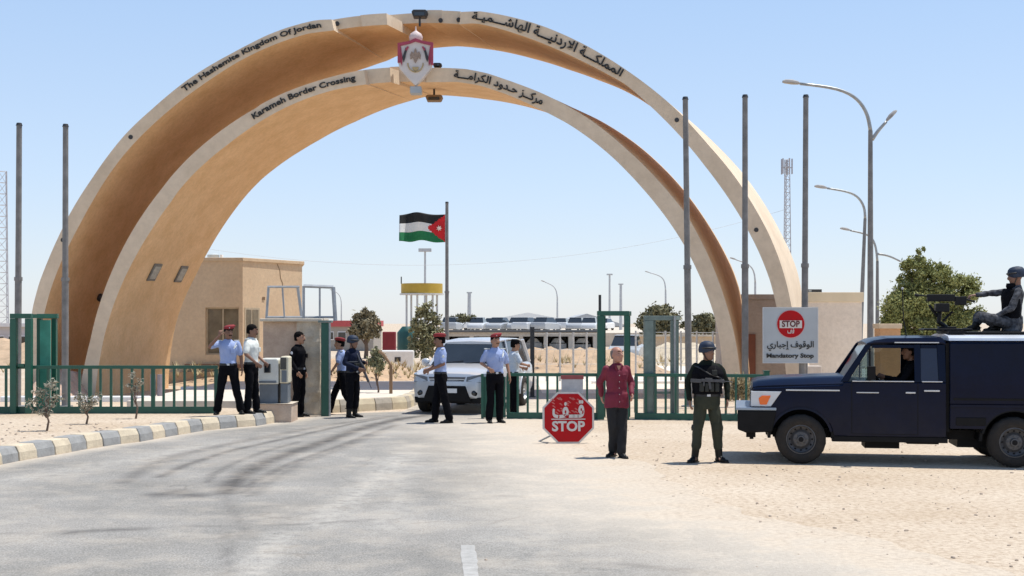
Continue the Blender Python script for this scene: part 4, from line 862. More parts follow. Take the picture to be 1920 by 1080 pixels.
tree('conifer_tree', 1725, 45, [(1722, 474, 12, 17), (1721, 487, 19, 18), (1720, 503, 26, 26), (1712, 530, 30, 30), (1750, 525, 34, 28), (1700, 570, 40, 34), (1745, 565, 45, 36), (1790, 548, 40, 30), (1818, 575, 26, 34), (1675, 600, 24, 30), (1720, 610, 44, 34), (1770, 605, 44, 34), (1808, 610, 30, 30), (1690, 640, 30, 26), (1745, 650, 50, 26), (1800, 645, 34, 26)], 70000, 0.056, lf1, 'big olive-green tree with pointed top behind the machine gun', seed=3, r=0.16, hollow=0.5)
tree('dusty_tree', 686, 75, [(686, 590, 14, 12), (676, 602, 16, 14), (697, 603, 16, 14), (686, 618, 24, 16), (668, 622, 14, 12), (704, 622, 12, 12)], 5000, 0.13, lf2, 'round dusty tree between the officers and the red tank', seed=4, r=.14)
tree('dry_shrub', 800, 55, [(797, 585, 16, 20), (812, 600, 14, 18), (786, 612, 18, 20), (806, 630, 24, 22), (790, 650, 22, 22), (818, 650, 14, 18), (775, 640, 10, 16)], 3600, 0.085, lf3, 'tall scraggly grey-green shrub behind the silver car', seed=5, r=.07, hollow=.3)
tree('round_tree', 1236, 95, [(1236, 590, 26, 16), (1215, 602, 18, 16), (1250, 605, 26, 18), (1225, 615, 26, 14), (1272, 612, 14, 12)], 5500, 0.16, leaf_mat('dark_olive', (0.26, 0.24, 0.14), (0.14, 0.135, 0.075)), 'larger round tree behind the grey portal', seed=6, r=.2, group='round trees beyond the gate')
tree('round_tree', 1322, 95, [(1322, 602, 20, 14), (1305, 614, 16, 12), (1335, 614, 18, 14)], 3200, 0.15, MATS['dark_olive'], 'smaller round tree between the flagpole and the inner arch leg', seed=7, r=.16, group='round trees beyond the gate')
tree('far_bush', 852, 130, [(846, 600, 14, 6), (866, 596, 12, 7), (882, 598, 12, 6)], 900, 0.2, MATS['dark_olive'], 'low far tree clump right of the flagpole base', seed=8, z=0, group=None)
tree('small_bush', 707, 33.5, [(705, 662, 10, 12), (715, 672, 10, 14), (698, 678, 10, 12), (712, 690, 9, 10)], 1100, 0.045, lf3, 'small loose bush on the bank by the brown rail', seed=9, r=.03, cat='bush', hollow=.2)
tree('small_bush', 1385, 29.5, [(1385, 720, 18, 20), (1400, 735, 16, 18), (1372, 738, 12, 16), (1415, 722, 10, 14)], 2600, 0.035, lf4, 'dry straw-coloured bush behind the right railing near the truck bumper', seed=10, r=.03, cat='bush', hollow=.2)
def sapling(px, py, lumps, n, label, seed, leaf=0.028):
    g_ = gr(px, py, ZL); t_ = tree('sapling', px, g_.y, lumps, n, leaf, leaf_mat('sapling_leaves', (0.40, 0.37, 0.29), (0.25, 0.235, 0.18)), label, seed=seed, r=.022, cat='sapling', group='dry saplings before the left railing', hollow=.1, z=ZL); return t_
sapling(87, 808, [(75, 735, 14, 12), (95, 722, 14, 14), (62, 755, 14, 12), (88, 752, 16, 14), (80, 772, 18, 10), (108, 745, 12, 10)], 560, 'bushiest dry sapling in front of the left gate portal', 21)
sapling(161, 795, [(150, 745, 12, 10), (175, 752, 12, 10), (160, 762, 14, 10), (186, 740, 9, 9)], 380, 'middle thin sapling before the left railing', 22)
sapling(254, 785, [(248, 705, 8, 9), (262, 718, 9, 9), (254, 730, 10, 8), (240, 722, 7, 7)], 200, 'sparse sapling farthest right before the left railing', 23)

# ------------------------------------------------------------------ vehicles
def clear_glass():
    m = bpy.data.materials.new('clear_glass'); m.use_nodes = True; n = m.node_tree; n.nodes.clear(); L = n.links.new
    o = n.nodes.new('ShaderNodeOutputMaterial'); t = n.nodes.new('ShaderNodeBsdfTransparent'); t.inputs[0].default_value = (0.62, 0.68, 0.68, 1)
    g = n.nodes.new('ShaderNodeBsdfGlossy'); g.inputs['Roughness'].default_value = 0.03; f = n.nodes.new('ShaderNodeFresnel'); f.inputs[0].default_value = 1.5
    x = n.nodes.new('ShaderNodeMixShader'); L(f.outputs[0], x.inputs[0]); L(t.outputs[0], x.inputs[1]); L(g.outputs[0], x.inputs[2]); L(x.outputs[0], o.inputs[0]); return m
m_clear = clear_glass()
m_navy = mat('navy_paint', (0.0018, 0.0065, 0.028), 0.3, 0.25, 2.5, c2=(0.0016, 0.005, 0.020), spec=0.08, coat=0.14, bump=0.10, bscale=1.6)
def dusty(m, z0, z1, col, k):      # road dust thrown up on the lower body
    n = m.node_tree; L = n.links.new; b_ = n.nodes['Principled BSDF']; src = b_.inputs['Base Color'].links[0].from_socket
    tc = n.nodes.new('ShaderNodeTexCoord'); sp_ = n.nodes.new('ShaderNodeSeparateXYZ'); mr = n.nodes.new('ShaderNodeMapRange'); nz = n.nodes.new('ShaderNodeTexNoise'); nz.inputs['Scale'].default_value = 4; nz.inputs['Detail'].default_value = 9
    mr.inputs['From Min'].default_value = z1; mr.inputs['From Max'].default_value = z0; mu = n.nodes.new('ShaderNodeMath'); mu.operation = 'MULTIPLY'; m2 = n.nodes.new('ShaderNodeMath'); m2.operation = 'MULTIPLY'; m2.inputs[1].default_value = k
    L(tc.outputs['Object'], sp_.inputs[0]); L(tc.outputs['Object'], nz.inputs['Vector']); L(sp_.outputs['Z'], mr.inputs['Value']); L(mr.outputs[0], mu.inputs[0]); L(nz.outputs['Fac'], mu.inputs[1]); L(mu.outputs[0], m2.inputs[0])
    mx = n.nodes.new('ShaderNodeMix'); mx.data_type = 'RGBA'; L(m2.outputs[0], mx.inputs[0]); L(src, mx.inputs[6]); mx.inputs[7].default_value = (*col, 1); L(mx.outputs[2], b_.inputs['Base Color'])
dusty(m_navy, 0.4, 1.1, (0.06, 0.05, 0.042), 0.35)
m_trim = mat('bright_trim', (0.55, 0.57, 0.60), 0.3, 0.1, metal=0.6); m_tyre = mat('tyre_rubber', (0.022, 0.018, 0.015), 0.85, 0.35, 9, bump=0.4); m_rim = mat('rim_grey', (0.10, 0.10, 0.105), 0.5, 0.25, 9, metal=0.4)
m_plast = mat('black_plastic', (0.006, 0.006, 0.007), 0.6, 0.3, 6, spec=0.2); m_seat = mat('seat_dark', (0.006, 0.006, 0.007), 0.8, spec=0.1)
def wheel(parent, x, y, R, w, M=None, axis='y', out=-1, rim=m_rim, detail=True, nm='wheel'):
    # axle along local y; out=-1: outer face towards -y
    r_ = bpy.data.objects.new(nm, None); COL.objects.link(r_); r_.parent = parent; r_.location = (x, y, R); r_.empty_display_size = 0.1
    if axis == 'x': r_.rotation_euler = (0, 0, pi / 2)
    n = 40; b = MB(); R_ = []
    prof = [(0.60, 0.0), (0.64, -0.012), (0.80, -0.018), (0.93, 0.0), (0.985, 0.03), (1.0, 0.06), (1.0, w - 0.06), (0.985, w - .03), (0.93, w), (0.8, w + .01), (0.60, w - 0.01)]
    prof = [(r * R, (d - w / 2) * -out * 1.0) for r, d in prof]
    for i in range(n): a = 2 * pi * i / n; k = 1 + (0.012 if i % 2 else -0.004); R_.append([Vector((r * cos(a) * (k if r > .97 * R else 1), d, r * sin(a) * (k if r > .97 * R else 1))) for r, d in prof])
    R_.append(R_[0]); vs = [[b._v(p) for p in r] for r in R_[:-1]]; vs.append(vs[0])
    for a, c in zip(vs, vs[1:]):
        for i in range(len(prof)): j = (i + 1) % len(prof); b._f([a[i], a[j], c[j], c[i]])
    b.build('tyre', m_tyre, r_, smooth=True)
    b = MB(); o = out * w / 2
    def disc(r0, d0, r1, d1): b.ring([[Vector((r0 * R * cos(2 * pi * i / 32), o - out * d0, r0 * R * sin(2 * pi * i / 32))) for i in range(32)], [Vector((r1 * R * cos(2 * pi * i / 32), o - out * d1, r1 * R * sin(2 * pi * i / 32))) for i in range(32)]], cap=False)
    disc(.61, .005, .56, .0); disc(.56, .0, .52, .055); disc(.52, .055, .40, .085); disc(.40, .085, .30, .05); disc(.30, .05, .17, .045); disc(.17, .045, .15, .0); disc(.15, .0, .02, -.005); disc(.61, .005, .61, w * .9)
    for i in range(8): a = 2 * pi * i / 8; b.cone((.24 * R * cos(a), o - out * .045, .24 * R * sin(a)), (.24 * R * cos(a), o - out * .03, .24 * R * sin(a)), .012, .012, 6)
    b.build('rim', rim, r_, auto=True)
    if detail:
        b = MB()
        for i in range(12): a = 2 * pi * i / 12; c = Vector((.46 * R * cos(a), 0, .46 * R * sin(a))); b.ball((c.x, o - out * .068, c.z), .017, 6, (1, .4, 1))
        b.cone((0, o - out * .02, 0), (0, o + out * .012, 0), .12 * R, .10 * R, 14); b.build('hub', m_plast, r_, smooth=False)
    return r_

# --- navy pickup with canopy: local u backwards, v to the far side, origin at the near front tyre contact
tf, tr = gr(1502, 870), gr(1903, 877.5); dv = (tr - tf); TYAW = atan2(dv.y, dv.x)
trk = thing('pickup_truck', 'navy blue pickup truck with box canopy, parked broadside on the sand at the right', 'pickup truck', tf, TYAW); WB = dv.length
TW = 1.80; RW = 0.365
def arch_cut(b, u, r=0.445): b.cone((u, -0.3, RW + .01), (u, TW + 0.3, RW + .01), r, r, 32); return b
b = MB(); b.prism([(-.70, .60), (-.715, .95), (-.70, 1.12), (.60, 1.18), (.62, 1.225), (2.075, 1.225), (2.075, .42), (.48, .42), (.42, .60)], .045, TW - .045)
me = b.mesh('body', m_navy); me = boolean(me, arch_cut(MB(), 0).mesh('c', m_navy), 'body'); link('body', me, trk, 0.018)
b = MB(); R_ = []
for u, ze, zc, i_ in ((-.725, 1.08, 1.14, .16), (-.705, 1.13, 1.205, .13), (-.62, 1.15, 1.235, .12), (-.3, 1.165, 1.268, .11), (.1, 1.18, 1.285, .10), (.45, 1.19, 1.30, .09), (.64, 1.2, 1.305, .09)):
    n = 13; row = []
    for k in range(n): t = k / (n - 1); v = i_ + (TW - 2 * i_) * t; q = min(1, sin(pi * t) * 2.4) ** .7; row.append(Vector((u, v, ze + (zc - ze) * q)))
    row += [Vector((u, TW - i_, 1.05)), Vector((u, i_, 1.05))]; R_.append(row)
b.ring(R_); b.build('bonnet', m_navy, trk, auto=True)
b = MB(); R_ = []
for u, z0, z1 in ((.955, 1.775, 1.80), (1.05, 1.79, 1.85), (1.25, 1.795, 1.885), (1.9, 1.80, 1.895), (2.03, 1.79, 1.885), (2.075, 1.77, 1.83)):
    R_.append([Vector((u, v, z)) for v, z in ((.10, z0), (.095, z0 + .02), (.13, z1 - .015), (.3, z1), (TW / 2, z1 + .015), (TW - .3, z1), (TW - .13, z1 - .015), (TW - .095, z0 + .02), (TW - .10, z0))])
b.ring(R_); b.build('roof', m_navy, trk, auto=True)
def tumble(p, far): v = p.y + (p.z - 1.225) * .105 + .05; return Vector((p.x, TW - v if far else v, p.z))
for far in (False, True):
    for poly, nm in (([(.57, 1.225), (.68, 1.225), (1.03, 1.78), (.94, 1.78)], 'front_pillar'), ([(1.63, 1.225), (1.72, 1.225), (1.72, 1.78), (1.63, 1.78)], 'door_pillar'), ([(1.97, 1.225), (2.07, 1.225), (2.07, 1.78), (1.95, 1.78)], 'rear_pillar'), ([(1.035, 1.725), (1.628, 1.725), (1.628, 1.775), (1.035, 1.775)], 'window_header'), ([(1.722, 1.725), (1.95, 1.725), (1.95, 1.775), (1.722, 1.775)], 'window_header'), ([(.985, 1.226), (1.01, 1.226), (1.01, 1.724), (.985, 1.724)], 'vent_bar')):
        b = MB(); b.prism(poly, 0, .045)
        for v in b.b.verts: v.co = tumble(v.co, far)
        b.build(nm, m_plast if nm == 'vent_bar' else m_navy, trk, bevel=0.006)
    b = MB(); b.prism([(.69, 1.227), (.98, 1.227), (.98, 1.69)], .018, .024)
    for v in b.b.verts: v.co = tumble(v.co, far)
    b.build('vent_pane', m_clear, trk)
    if far:
        b = MB(); b.prism([(1.012, 1.227), (1.627, 1.227), (1.627, 1.723), (1.012, 1.723)], .018, .024)
        for v in b.b.verts: v.co = tumble(v.co, far)
        b.build('side_pane', m_clear, trk)
    b = MB(); b.prism([(1.722, 1.227), (1.968, 1.227), (1.949, 1.723), (1.722, 1.723)], .012, .024)
    for v in b.b.verts: v.co = tumble(v.co, far)
    b.build('rear_side_pane', mat('tinted_pane', (0.006, 0.014, 0.045), 0.25), trk)
b = MB(); b.ring([[Vector((.615, .10, 1.23)), Vector((.615, TW - .10, 1.23)), Vector((.965, TW - .145, 1.785)), Vector((.965, .145, 1.785))], [Vector((.625, .10, 1.23)), Vector((.625, TW - .10, 1.23)), Vector((.975, TW - .145, 1.785)), Vector((.975, .145, 1.785))]]); b.build('windscreen', m_clear, trk)
b = MB(); b.box(2.0, 2.06, .12, TW - .12, .8, 1.77); b.build('cab_rear_wall', m_seat, trk)
for v0 in (.2, 1.0): b = MB(); b.box(1.45, 1.92, v0, v0 + .55, .8, 1.02); b.prism([(1.78, 1.02), (1.93, 1.02), (1.99, 1.6), (1.86, 1.6)], v0, v0 + .55); b.box(1.86, 1.96, v0 + .16, v0 + .4, 1.6, 1.74); b.build('seat', m_seat, trk, bevel=0.03)
b = MB(); b.prism([(.62, 1.0), (1.0, 1.0), (.98, 1.2), (.72, 1.27), (.62, 1.27)], .15, TW - .15); b.build('dashboard', m_plast, trk)
b = MB(); c = Vector((1.18, .5, 1.2)); q = Matrix.Rotation(radians(-35), 3, 'Y'); b.tube([c + q @ Vector((0, .19 * cos(2 * pi * i / 20), .19 * sin(2 * pi * i / 20))) for i in range(21)], .014, 6); b.cone(c, c + Vector((-.2, 0, -.14)), .02, .03, 8); b.build('steering_wheel', m_plast, trk)
# canopy
cu0, cu1 = 2.125, WB + 1.12; b = MB(); R_ = []
for u in (cu0, cu1): R_.append([Vector((u, v, z)) for v, z in ((.03, .905), (.02, 1.2), (.03, 1.79), (.05, 1.835), (TW - .05, 1.835), (TW - .03, 1.79), (TW - .02, 1.2), (TW - .03, .905))])
b.ring(R_); b.build('canopy', m_navy, trk, bevel=0.012)
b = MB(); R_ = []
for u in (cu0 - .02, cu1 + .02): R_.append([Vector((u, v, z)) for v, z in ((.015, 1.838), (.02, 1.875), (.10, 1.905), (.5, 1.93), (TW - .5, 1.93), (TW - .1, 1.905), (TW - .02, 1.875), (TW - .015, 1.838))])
b.ring(R_); b.build('canopy_roof', mat('roof_sun_glint', (0.74, 0.78, 0.84), 0.25, 0.08, 4, metal=0.3), trk, auto=True)  # pale instead of navy: the sun glint is put into the roof colour
b = MB(); b.box(cu0 + .05, cu1 - .05, 0.018, 0.03, .97, 1.0); b.build('canopy_rib', m_plast, trk)
b = MB(); b.box(2.075, cu0, .10, TW - .10, .5, 1.80); b.build('cab_gap', m_plast, trk)
b = MB(); b.prism([(cu0, .55), (cu0, .90), (cu1 + .02, .90), (cu1 + .02, .55)], .03, TW - .03); me = b.mesh('bed_side', m_navy); link('bed_side', boolean(me, arch_cut(MB(), WB, .445).mesh('c', m_navy), 'bed_side'), trk, 0.012)
b = MB(); b.box(cu0, cu1 + .03, .005, .035, .868, .905); b.build('bed_rail', m_navy, trk)
b = MB(); b.box(cu0 + .08, cu0 + .5, .02, .12, .60, .72); b.build('side_box', m_plast, trk, bevel=.01)
for u, w_ in ((0, .455), (WB, .455)):   # wheel arch flares
    b = MB(); R_ = []
    for i in range(19):
        a = radians(14) + radians(152) * i / 18; ca, sa = cos(a), sin(a)
        R_.append([Vector((u + r * ca, v, RW + .01 + r * sa)) for r, v in ((w_ - .02, .03), (w_ + .014, .032), (w_ + .02, .06), (w_ - .02, .06))])
    b.ring(R_); b.build('wheel_flare', m_navy if u == 0 else m_plast, trk, auto=True)
    b = MB(); b.prism([(u + .50 * cos(pi * q / 12), RW + .01 + .50 * sin(pi * q / 12)) for q in range(13)], .62, TW - .62); b.build('wheel_well', m_plast, trk)
    b = MB(); b.ring([[Vector((u + r * cos(pi * q / 16), v, RW + .01 + r * sin(pi * q / 16))) for r, v in ((w_ - .012, .06), (w_ - .012, .62), (w_ + .03, .62), (w_ + .03, .06))] for q in range(17)]); b.build('wheel_liner', m_plast, trk)
wheel(trk, 0, .125, RW, .25); wheel(trk, WB, .125, RW, .25); wheel(trk, 0, TW - .125, RW, .25, out=1, detail=False); wheel(trk, WB, TW - .125, RW, .25, out=1, detail=False)
b = MB(); b.box(-.4, cu1 - .1, .45, .60, .36, .50); b.box(-.4, cu1 - .1, TW - .60, TW - .45, .36, .50); b.cone((0, .2, RW), (0, TW - .2, RW), .06, .06, 10); b.cone((WB, .2, RW), (WB, TW - .2, RW), .06, .06, 10)
b.ball((0, .7, RW), .15, 8); b.ball((WB, .9, RW), .17, 8); b.box(.95, 1.45, .35, .9, .22, .42); b.box(1.55, 2.0, .25, .6, .30, .42); b.box(2.3, 2.75, .5, 1.3, .24, .5); b.build('chassis', m_plast, trk)
b = MB(); b.box(.45, 2.1, .06, .16, .335, .42); b.build('side_step', m_plast, trk, bevel=.01)
b = MB(); b.prism([(-.93, .50), (-.93, .79), (-.36, .79), (-.42, .47), (-.80, .45)], -.01, TW + .01); b.build('bumper', m_plast, trk, bevel=.02)
b = MB(); b.prism([(-.96, .792), (-.95, .83), (-.36, .83), (-.36, .792)], -.015, TW + .015); b.build('bumper_trim', mat('steel_blue_trim', (0.28, 0.34, 0.42), 0.3, 0.1, metal=0.5), trk, bevel=.006)
b = MB(); b.cone((-.72, .35, .45), (-.72, .35, .33), .03, .03, 6); b.box(-.80, -.66, .3, .5, .36, .45); b.build('tow_hook', m_plast, trk)
b = MB(); b.box(-.735, -.705, .45, TW - .45, .86, 1.06); b.build('grille', m_plast, trk)
for far in (0, 1):
    yy = (.035, .30) if not far else (TW - .30, TW - .035)
    b = MB(); b.prism([(-.735, .845), (-.73, 1.075), (-.28, 1.075), (-.44, .845)], *yy); b.build('headlight', mat('lamp_white', (0.62, 0.64, 0.66), 0.15, 0.08, 8), trk, bevel=.01)
    y2 = (.02, .034) if not far else (TW - .034, TW - .02)
    b = MB(); b.prism([(-.60, .875), (-.62, .97), (-.57, 1.01), (-.44, 1.01), (-.50, .875)], *y2); b.build('indicator', mat('amber_lens', (0.85, 0.16, 0.02), 0.25, 0.1), trk, bevel=.008)
for x0, x1, z0, z1, nm in ((-.22, .56, 1.085, 1.105, 'trim_strip'), (.74, 1.62, 1.228, 1.245, 'belt_trim'), (1.73, 2.02, 1.228, 1.245, 'belt_trim'), (1.50, 1.64, 1.06, 1.085, 'door_handle'), (1.76, 1.98, 1.09, 1.115, 'door_handle'), (.80, 1.12, 1.06, 1.078, 'trim_strip')):
    b = MB(); b.box(x0, x1, .015, .043, z0, z1); b.build(nm, m_trim, trk, bevel=.004)
b = MB(); b.box(1.35, 1.98, .085, .10, 1.80, 1.815); b.build('rain_gutter', m_trim, trk)
for x in (.735, 1.675): b = MB(); b.box(x - .004, x + .004, .041, .0449, .46, 1.22); b.build('door_seam', m_plast, trk)
b = MB(); b.box(.735, 1.675, .041, .0449, .452, .46); b.build('door_seam', m_plast, trk)
b = MB(); b.box(.95, 1.06, -.12, -.02, 1.26, 1.46); b.cone((.99, -.02, 1.3), (.95, .06, 1.26), .012, .012, 6); b.build('mirror', m_plast, trk, bevel=.02)
TM = Matrix.Translation(tf) @ Matrix.Rotation(TYAW, 4, 'Z')

# --- machine gun on its mount, local to the canopy roof
def on_truck(px, py, v=.9):  # point above the truck middle seen at a pixel
    # line of sight against the plane v
    n = (TM.to_3x3() @ Vector((0, 1, 0))); p0 = TM @ Vector((0, v, 0)); d = at(px, py, 1.0) - Vector((0, 0, CAMH)); o = Vector((0, 0, CAMH))
    return o + d * ((p0 - o).dot(n) / d.dot(n))
g0 = on_truck(1772, 616); mg = thing('machine_gun', 'black belt-fed machine gun on a pivot mount on the truck roof', 'machine gun', g0, TYAW)
IM = (Matrix.Translation(g0) @ Matrix.Rotation(TYAW, 4, 'Z')).inverted()
def GP(px, py, dv_=0): p = IM @ on_truck(px, py); return Vector((p.x, p.y + dv_, p.z))
m_gun = mat('gun_metal', (0.008, 0.008, 0.010), 0.5, 0.3, 20, spec=0.25)
def gbar(pts, r, nm, r1=None): b = MB(); b.tube(pts, r, 8, r1); b.build(nm, m_gun, mg)
gbar([GP(1716, 553.5), GP(1756, 556)], .012, 'barrel'); gbar([GP(1740, 555), GP(1800, 559)], .024, 'barrel_jacket'); b = MB()
a, c = GP(1738, 552), GP(1790, 565); b.box(a.x, c.x, -.05, .05, c.z, a.z); b.build('receiver', m_gun, mg, bevel=.01)
gbar([GP(1715, 553), GP(1722, 554)], .022, 'muzzle'); a, c = GP(1790, 556), GP(1812, 572); b = MB(); b.box(a.x, c.x, -.035, .035, c.z, a.z); b.build('rear_grip', m_gun, mg, bevel=.01); gbar([GP(1808, 560), GP(1828, 566)], .014, 'handle')
a, c = GP(1753, 569), GP(1778, 585); b = MB(); b.box(a.x, c.x, -.13, .08, c.z, a.z); b.build('ammunition_box', m_gun, mg, bevel=.01)
gbar([GP(1762, 585), GP(1760, 604), GP(1775, 614)], .035, 'mount_post'); gbar([GP(1742, 572), GP(1755, 590), GP(1762, 596)], .02, 'brace'); gbar([GP(1786, 584), GP(1768, 602)], .018, 'brace'); b = MB(); b.box(-.35, .35, -.3, .3, -.03, .0); b.box(-.1, .15, -.12, .12, 0, .03); b.build('base_plate', m_gun, mg, bevel=.01)
b = MB(); b.ball(GP(1692, 541), .02, 8); b.build('front_sight', mat('pale_cap', (0.5, 0.5, 0.5), .5), mg); gbar([GP(1692, 543), GP(1694, 600), GP(1700, 632)], .008, 'whip_aerial')
pl = thing('roof_mat', 'flat black mat under the seated gunner on the truck roof', 'mat', TM @ Vector((2.15, 0, 1.935)), TYAW); b = MB(); b.box(.25, cu1 - 2.2, .35, TW - .35, 0, .03); b.build('pad', m_plast, pl, bevel=.01); b = MB(); b.box(.0, .24, .3, TW - .3, .0, .045); b.build('cross_bar', m_plast, pl)

# --- silver sport utility vehicle facing us
m_silver = mat('silver_paint', (0.60, 0.62, 0.65), 0.28, 0.04, 3, metal=0.25, coat=0.5)
sc_ = gr(842, 778); SY = radians(-15); sc_.y = 29.2; sc_.x = (838 - 960) * 29.2 / F
suv = thing('car', 'silver off-road estate car stopped in the gateway facing the camera', 'car', (sc_.x, sc_.y, 0), SY)
WS = 0.90
def sec(y, w, zb, zs, zc, bulge=.02): return [Vector((x, y, z)) for x, z in ((-w + .06, zb), (w - .06, zb), (w, zb + .12), (w + bulge, (zb + zs) / 2), (w, zs - .08), (w - .05, zs), (w * .6, zc), (0, zc + .012), (-w * .6, zc), (-w + .05, zs), (-w, zs - .08), (-w - bulge, (zb + zs) / 2), (-w, zb + .12))]
b = MB(); b.ring([sec(.0, .70, .42, .78, .80, 0), sec(.06, .80, .34, .90, .93), sec(.30, .86, .30, .98, 1.01), (sec(.75, .88, .30, 1.03, 1.07)), sec(1.25, .89, .30, 1.07, 1.13), sec(1.6, .89, .30, 1.08, 1.1), sec(4.2, .89, .30, 1.10, 1.12), sec(4.62, .84, .34, 1.06, 1.08), sec(4.68, .78, .42, .95, .97)])
me = b.mesh('body', m_silver); ct = MB()
for yy in (.88, 3.62):
    ct.cone((-1.2, yy, .37), (-.60, yy, .37), .43, .43, 28); ct.cone((.60, yy, .37), (1.2, yy, .37), .43, .43, 28)
me = boolean(me, ct.mesh('c', m_silver), 'body')
for p in me.polygons: p.use_smooth = True
sharp(me, 30); link('body', me, suv)
def green(y0, y1, wz, z, t0, t1, wt, zt, m, nm, e=0):
    b = MB(); b.ring([[Vector((-wz, y0, z)), Vector((wz, y0, z)), Vector((wz, y1, z)), Vector((-wz, y1, z))], [Vector((-wt, t0, zt)), Vector((wt, t0, zt)), Vector((wt, t1, zt)), Vector((-wt, t1, zt))]]); return b.build(nm, m, suv, bevel=e)
green(1.22, 4.45, .80, 1.085, 1.98, 4.25, .66, 1.64, m_glass, 'glasshouse')
b = MB(); R_ = []
for y, w, z in ((1.90, .64, 1.63), (2.05, .68, 1.68), (2.8, .70, 1.715), (3.9, .69, 1.705), (4.30, .66, 1.65)): R_.append([Vector((x, y, zz)) for x, zz in ((-w, z - .05), (w, z - .05), (w + .005, z - .02), (w - .1, z), (0, z + .02), (-w + .1, z), (-w - .005, z - .02))])
b.ring(R_); b.build('roof', m_silver, suv, auto=True)
for s_ in (-1, 1):
    for p, q, w in (((.815, 1.17, 1.09), (.655, 1.97, 1.66), .035), ((.815, 2.42, 1.09), (.685, 2.48, 1.67), .03), ((.815, 3.4, 1.09), (.69, 3.42, 1.67), .035), ((.80, 4.42, 1.09), (.665, 4.22, 1.66), .06)):
        b = MB(); b.cone((s_ * p[0], p[1], p[2]), (s_ * q[0], q[1], q[2]), w, w, 6); b.build('window_pillar', m_silver, suv)
    b = MB(); b.ell([(s_ * 1.0, 1.45, 1.05, .03, .03), (s_ * 1.0, 1.45, 1.08, .11, .07), (s_ * 1.0, 1.45, 1.2, .11, .07), (s_ * 1.0, 1.45, 1.24, .05, .04)], 10); b.cone((s_ * .86, 1.5, 1.08), (s_ * .95, 1.46, 1.12), .03, .03, 6); b.build('mirror', m_silver, suv, smooth=True)
    wheel(suv, s_ * .79, .88, .37, .24, axis='x', out=-s_, rim=mat('alloy', (0.45, 0.46, 0.47), 0.35, metal=.7), detail=False); wheel(suv, s_ * .79, 3.62, .37, .24, axis='x', out=-s_, rim=MATS['alloy'], detail=False)
    b = MB(); b.ring([[Vector((s_ * x, y, z)) for x, y, z in ((.46, -.012, .76), (.81, .01, .74), (.91, .34, .80), (.90, .42, .95), (.80, .02, .925), (.48, -.012, .87))], [Vector((s_ * x, y, z)) for x, y, z in ((.44, .10, .76), (.78, .13, .74), (.80, .36, .80), (.80, .42, .93), (.75, .13, .90), (.46, .10, .86))]]); b.build('headlight', mat('headlight_glass', (0.13, 0.16, 0.20), 0.08, 0.3, 20), suv, bevel=.01)
    b = MB(); b.ball((s_ * .64, .03, .50), .085, 14, (1, .5, 1)); b.build('fog_lamp', m_plast, suv, smooth=True); b = MB(); b.ball((s_ * .64, -.005, .50), .05, 12, (1, .5, 1)); b.build('fog_lens', m_glass, suv, smooth=True)
    b = MB(); R_ = []
    for yy in (.88, 3.62):
        b = MB(); R_ = []
        for i in range(17):
            a = radians(-5) + radians(190) * i / 16; R_.append([Vector((s_ * v, yy + r * cos(a), .37 + r * sin(a))) for r, v in ((.425, .86), (.475, .925), (.49, .90), (.425, .85))])
        b.ring(R_); b.build('wheel_arch', m_silver, suv, auto=True)
    b = MB(); b.box(s_ * .915 - .01, s_ * .915 + .01, 2.1, 2.3, .95, .975); b.box(s_ * .915 - .01, s_ * .915 + .01, 3.1, 3.3, .95, .975); b.build('door_handle', m_trim, suv)
b = MB(); b.prism([(-.40, .76), (.40, .76), (.44, .86), (-.44, .86)], .0, .05); b.build('grille', mat('grille_grey', (0.07, 0.07, 0.08), .4), suv); b = MB(); b.box(-.42, .42, -.012, -.002, .80, .82); b.build('grille_bar', m_trim, suv)
b = MB(); b.prism([(-.58, .30), (-.44, .66), (.44, .66), (.58, .30)], -.03, .06); b.build('lower_intake', m_plast, suv, bevel=.01); b = MB(); b.prism([(-.78, .26), (-.80, .40), (.80, .40), (.78, .26)], .03, .3); b.build('skirt', m_plast, suv, bevel=.02)
b = MB(); b.box(-.25, .25, -.045, -.022, .50, .60); b.build('number_plate', m_white, suv)
for x0, x1 in ((-.62, -.02), (.04, .62)): b = MB(); b.cone((x0, 1.2, 1.125), (x1, 1.34, 1.19), .012, .008, 5); b.build('wiper', m_plast, suv)

# --- small far cars
def small_car(name, x, y, z, rz, paint, label, group, L_=4.2, hh=1.45, src=None):
    r = thing(name, label, 'car', (x, y, z), rz, group)
    b = MB(); R_ = []
    for u, zb, zt, w in ((0, .35, .6, .7), (.1, .25, .72, .8), (1.1, .25, .90, .84), (L_ - .5, .25, .95, .84), (L_ - .05, .3, .9, .8), (L_, .4, .75, .7)): R_.append([Vector((u, -w, zb)), Vector((u, w, zb)), Vector((u, w, zt - .1)), Vector((u, w - .1, zt)), Vector((u, -w + .1, zt)), Vector((u, -w, zt - .1))])
    b.ring(R_); b.build('body', paint, r, auto=True)
    b = MB(); b.ring([[Vector((u, v, .9)) for u, v in ((1.0, -.72), (1.0, .72), (L_ - .4, .72), (L_ - .4, -.72))], [Vector((u, v, hh - .06)) for u, v in ((1.65, -.58), (1.65, .58), (L_ - 1.0, .58), (L_ - 1.0, -.58))]]); b.build('windows', m_glass, r)
    b = MB(); b.box(1.6, L_ - .95, -.6, .6, hh - .058, hh); b.build('roof', paint, r, bevel=.02)
    for u in (.75, L_ - .8):
        for v in (-.72, .72): b = MB(); b.cone((u, v - .1, .3), (u, v + .1, .3), .3, .3, 14); b.build('wheel', m_tyre, r)
    return r
paints = [m_white, mat('paint_grey', (0.42, 0.44, 0.46), .35, .05), mat('paint_silver', (0.6, 0.62, 0.64), .35, .05)]
cols = ['white', 'grey', 'pale silver']; k = 0
rowx = [850, 888, 927, 965, 1001, 1040, 1078, 1105]
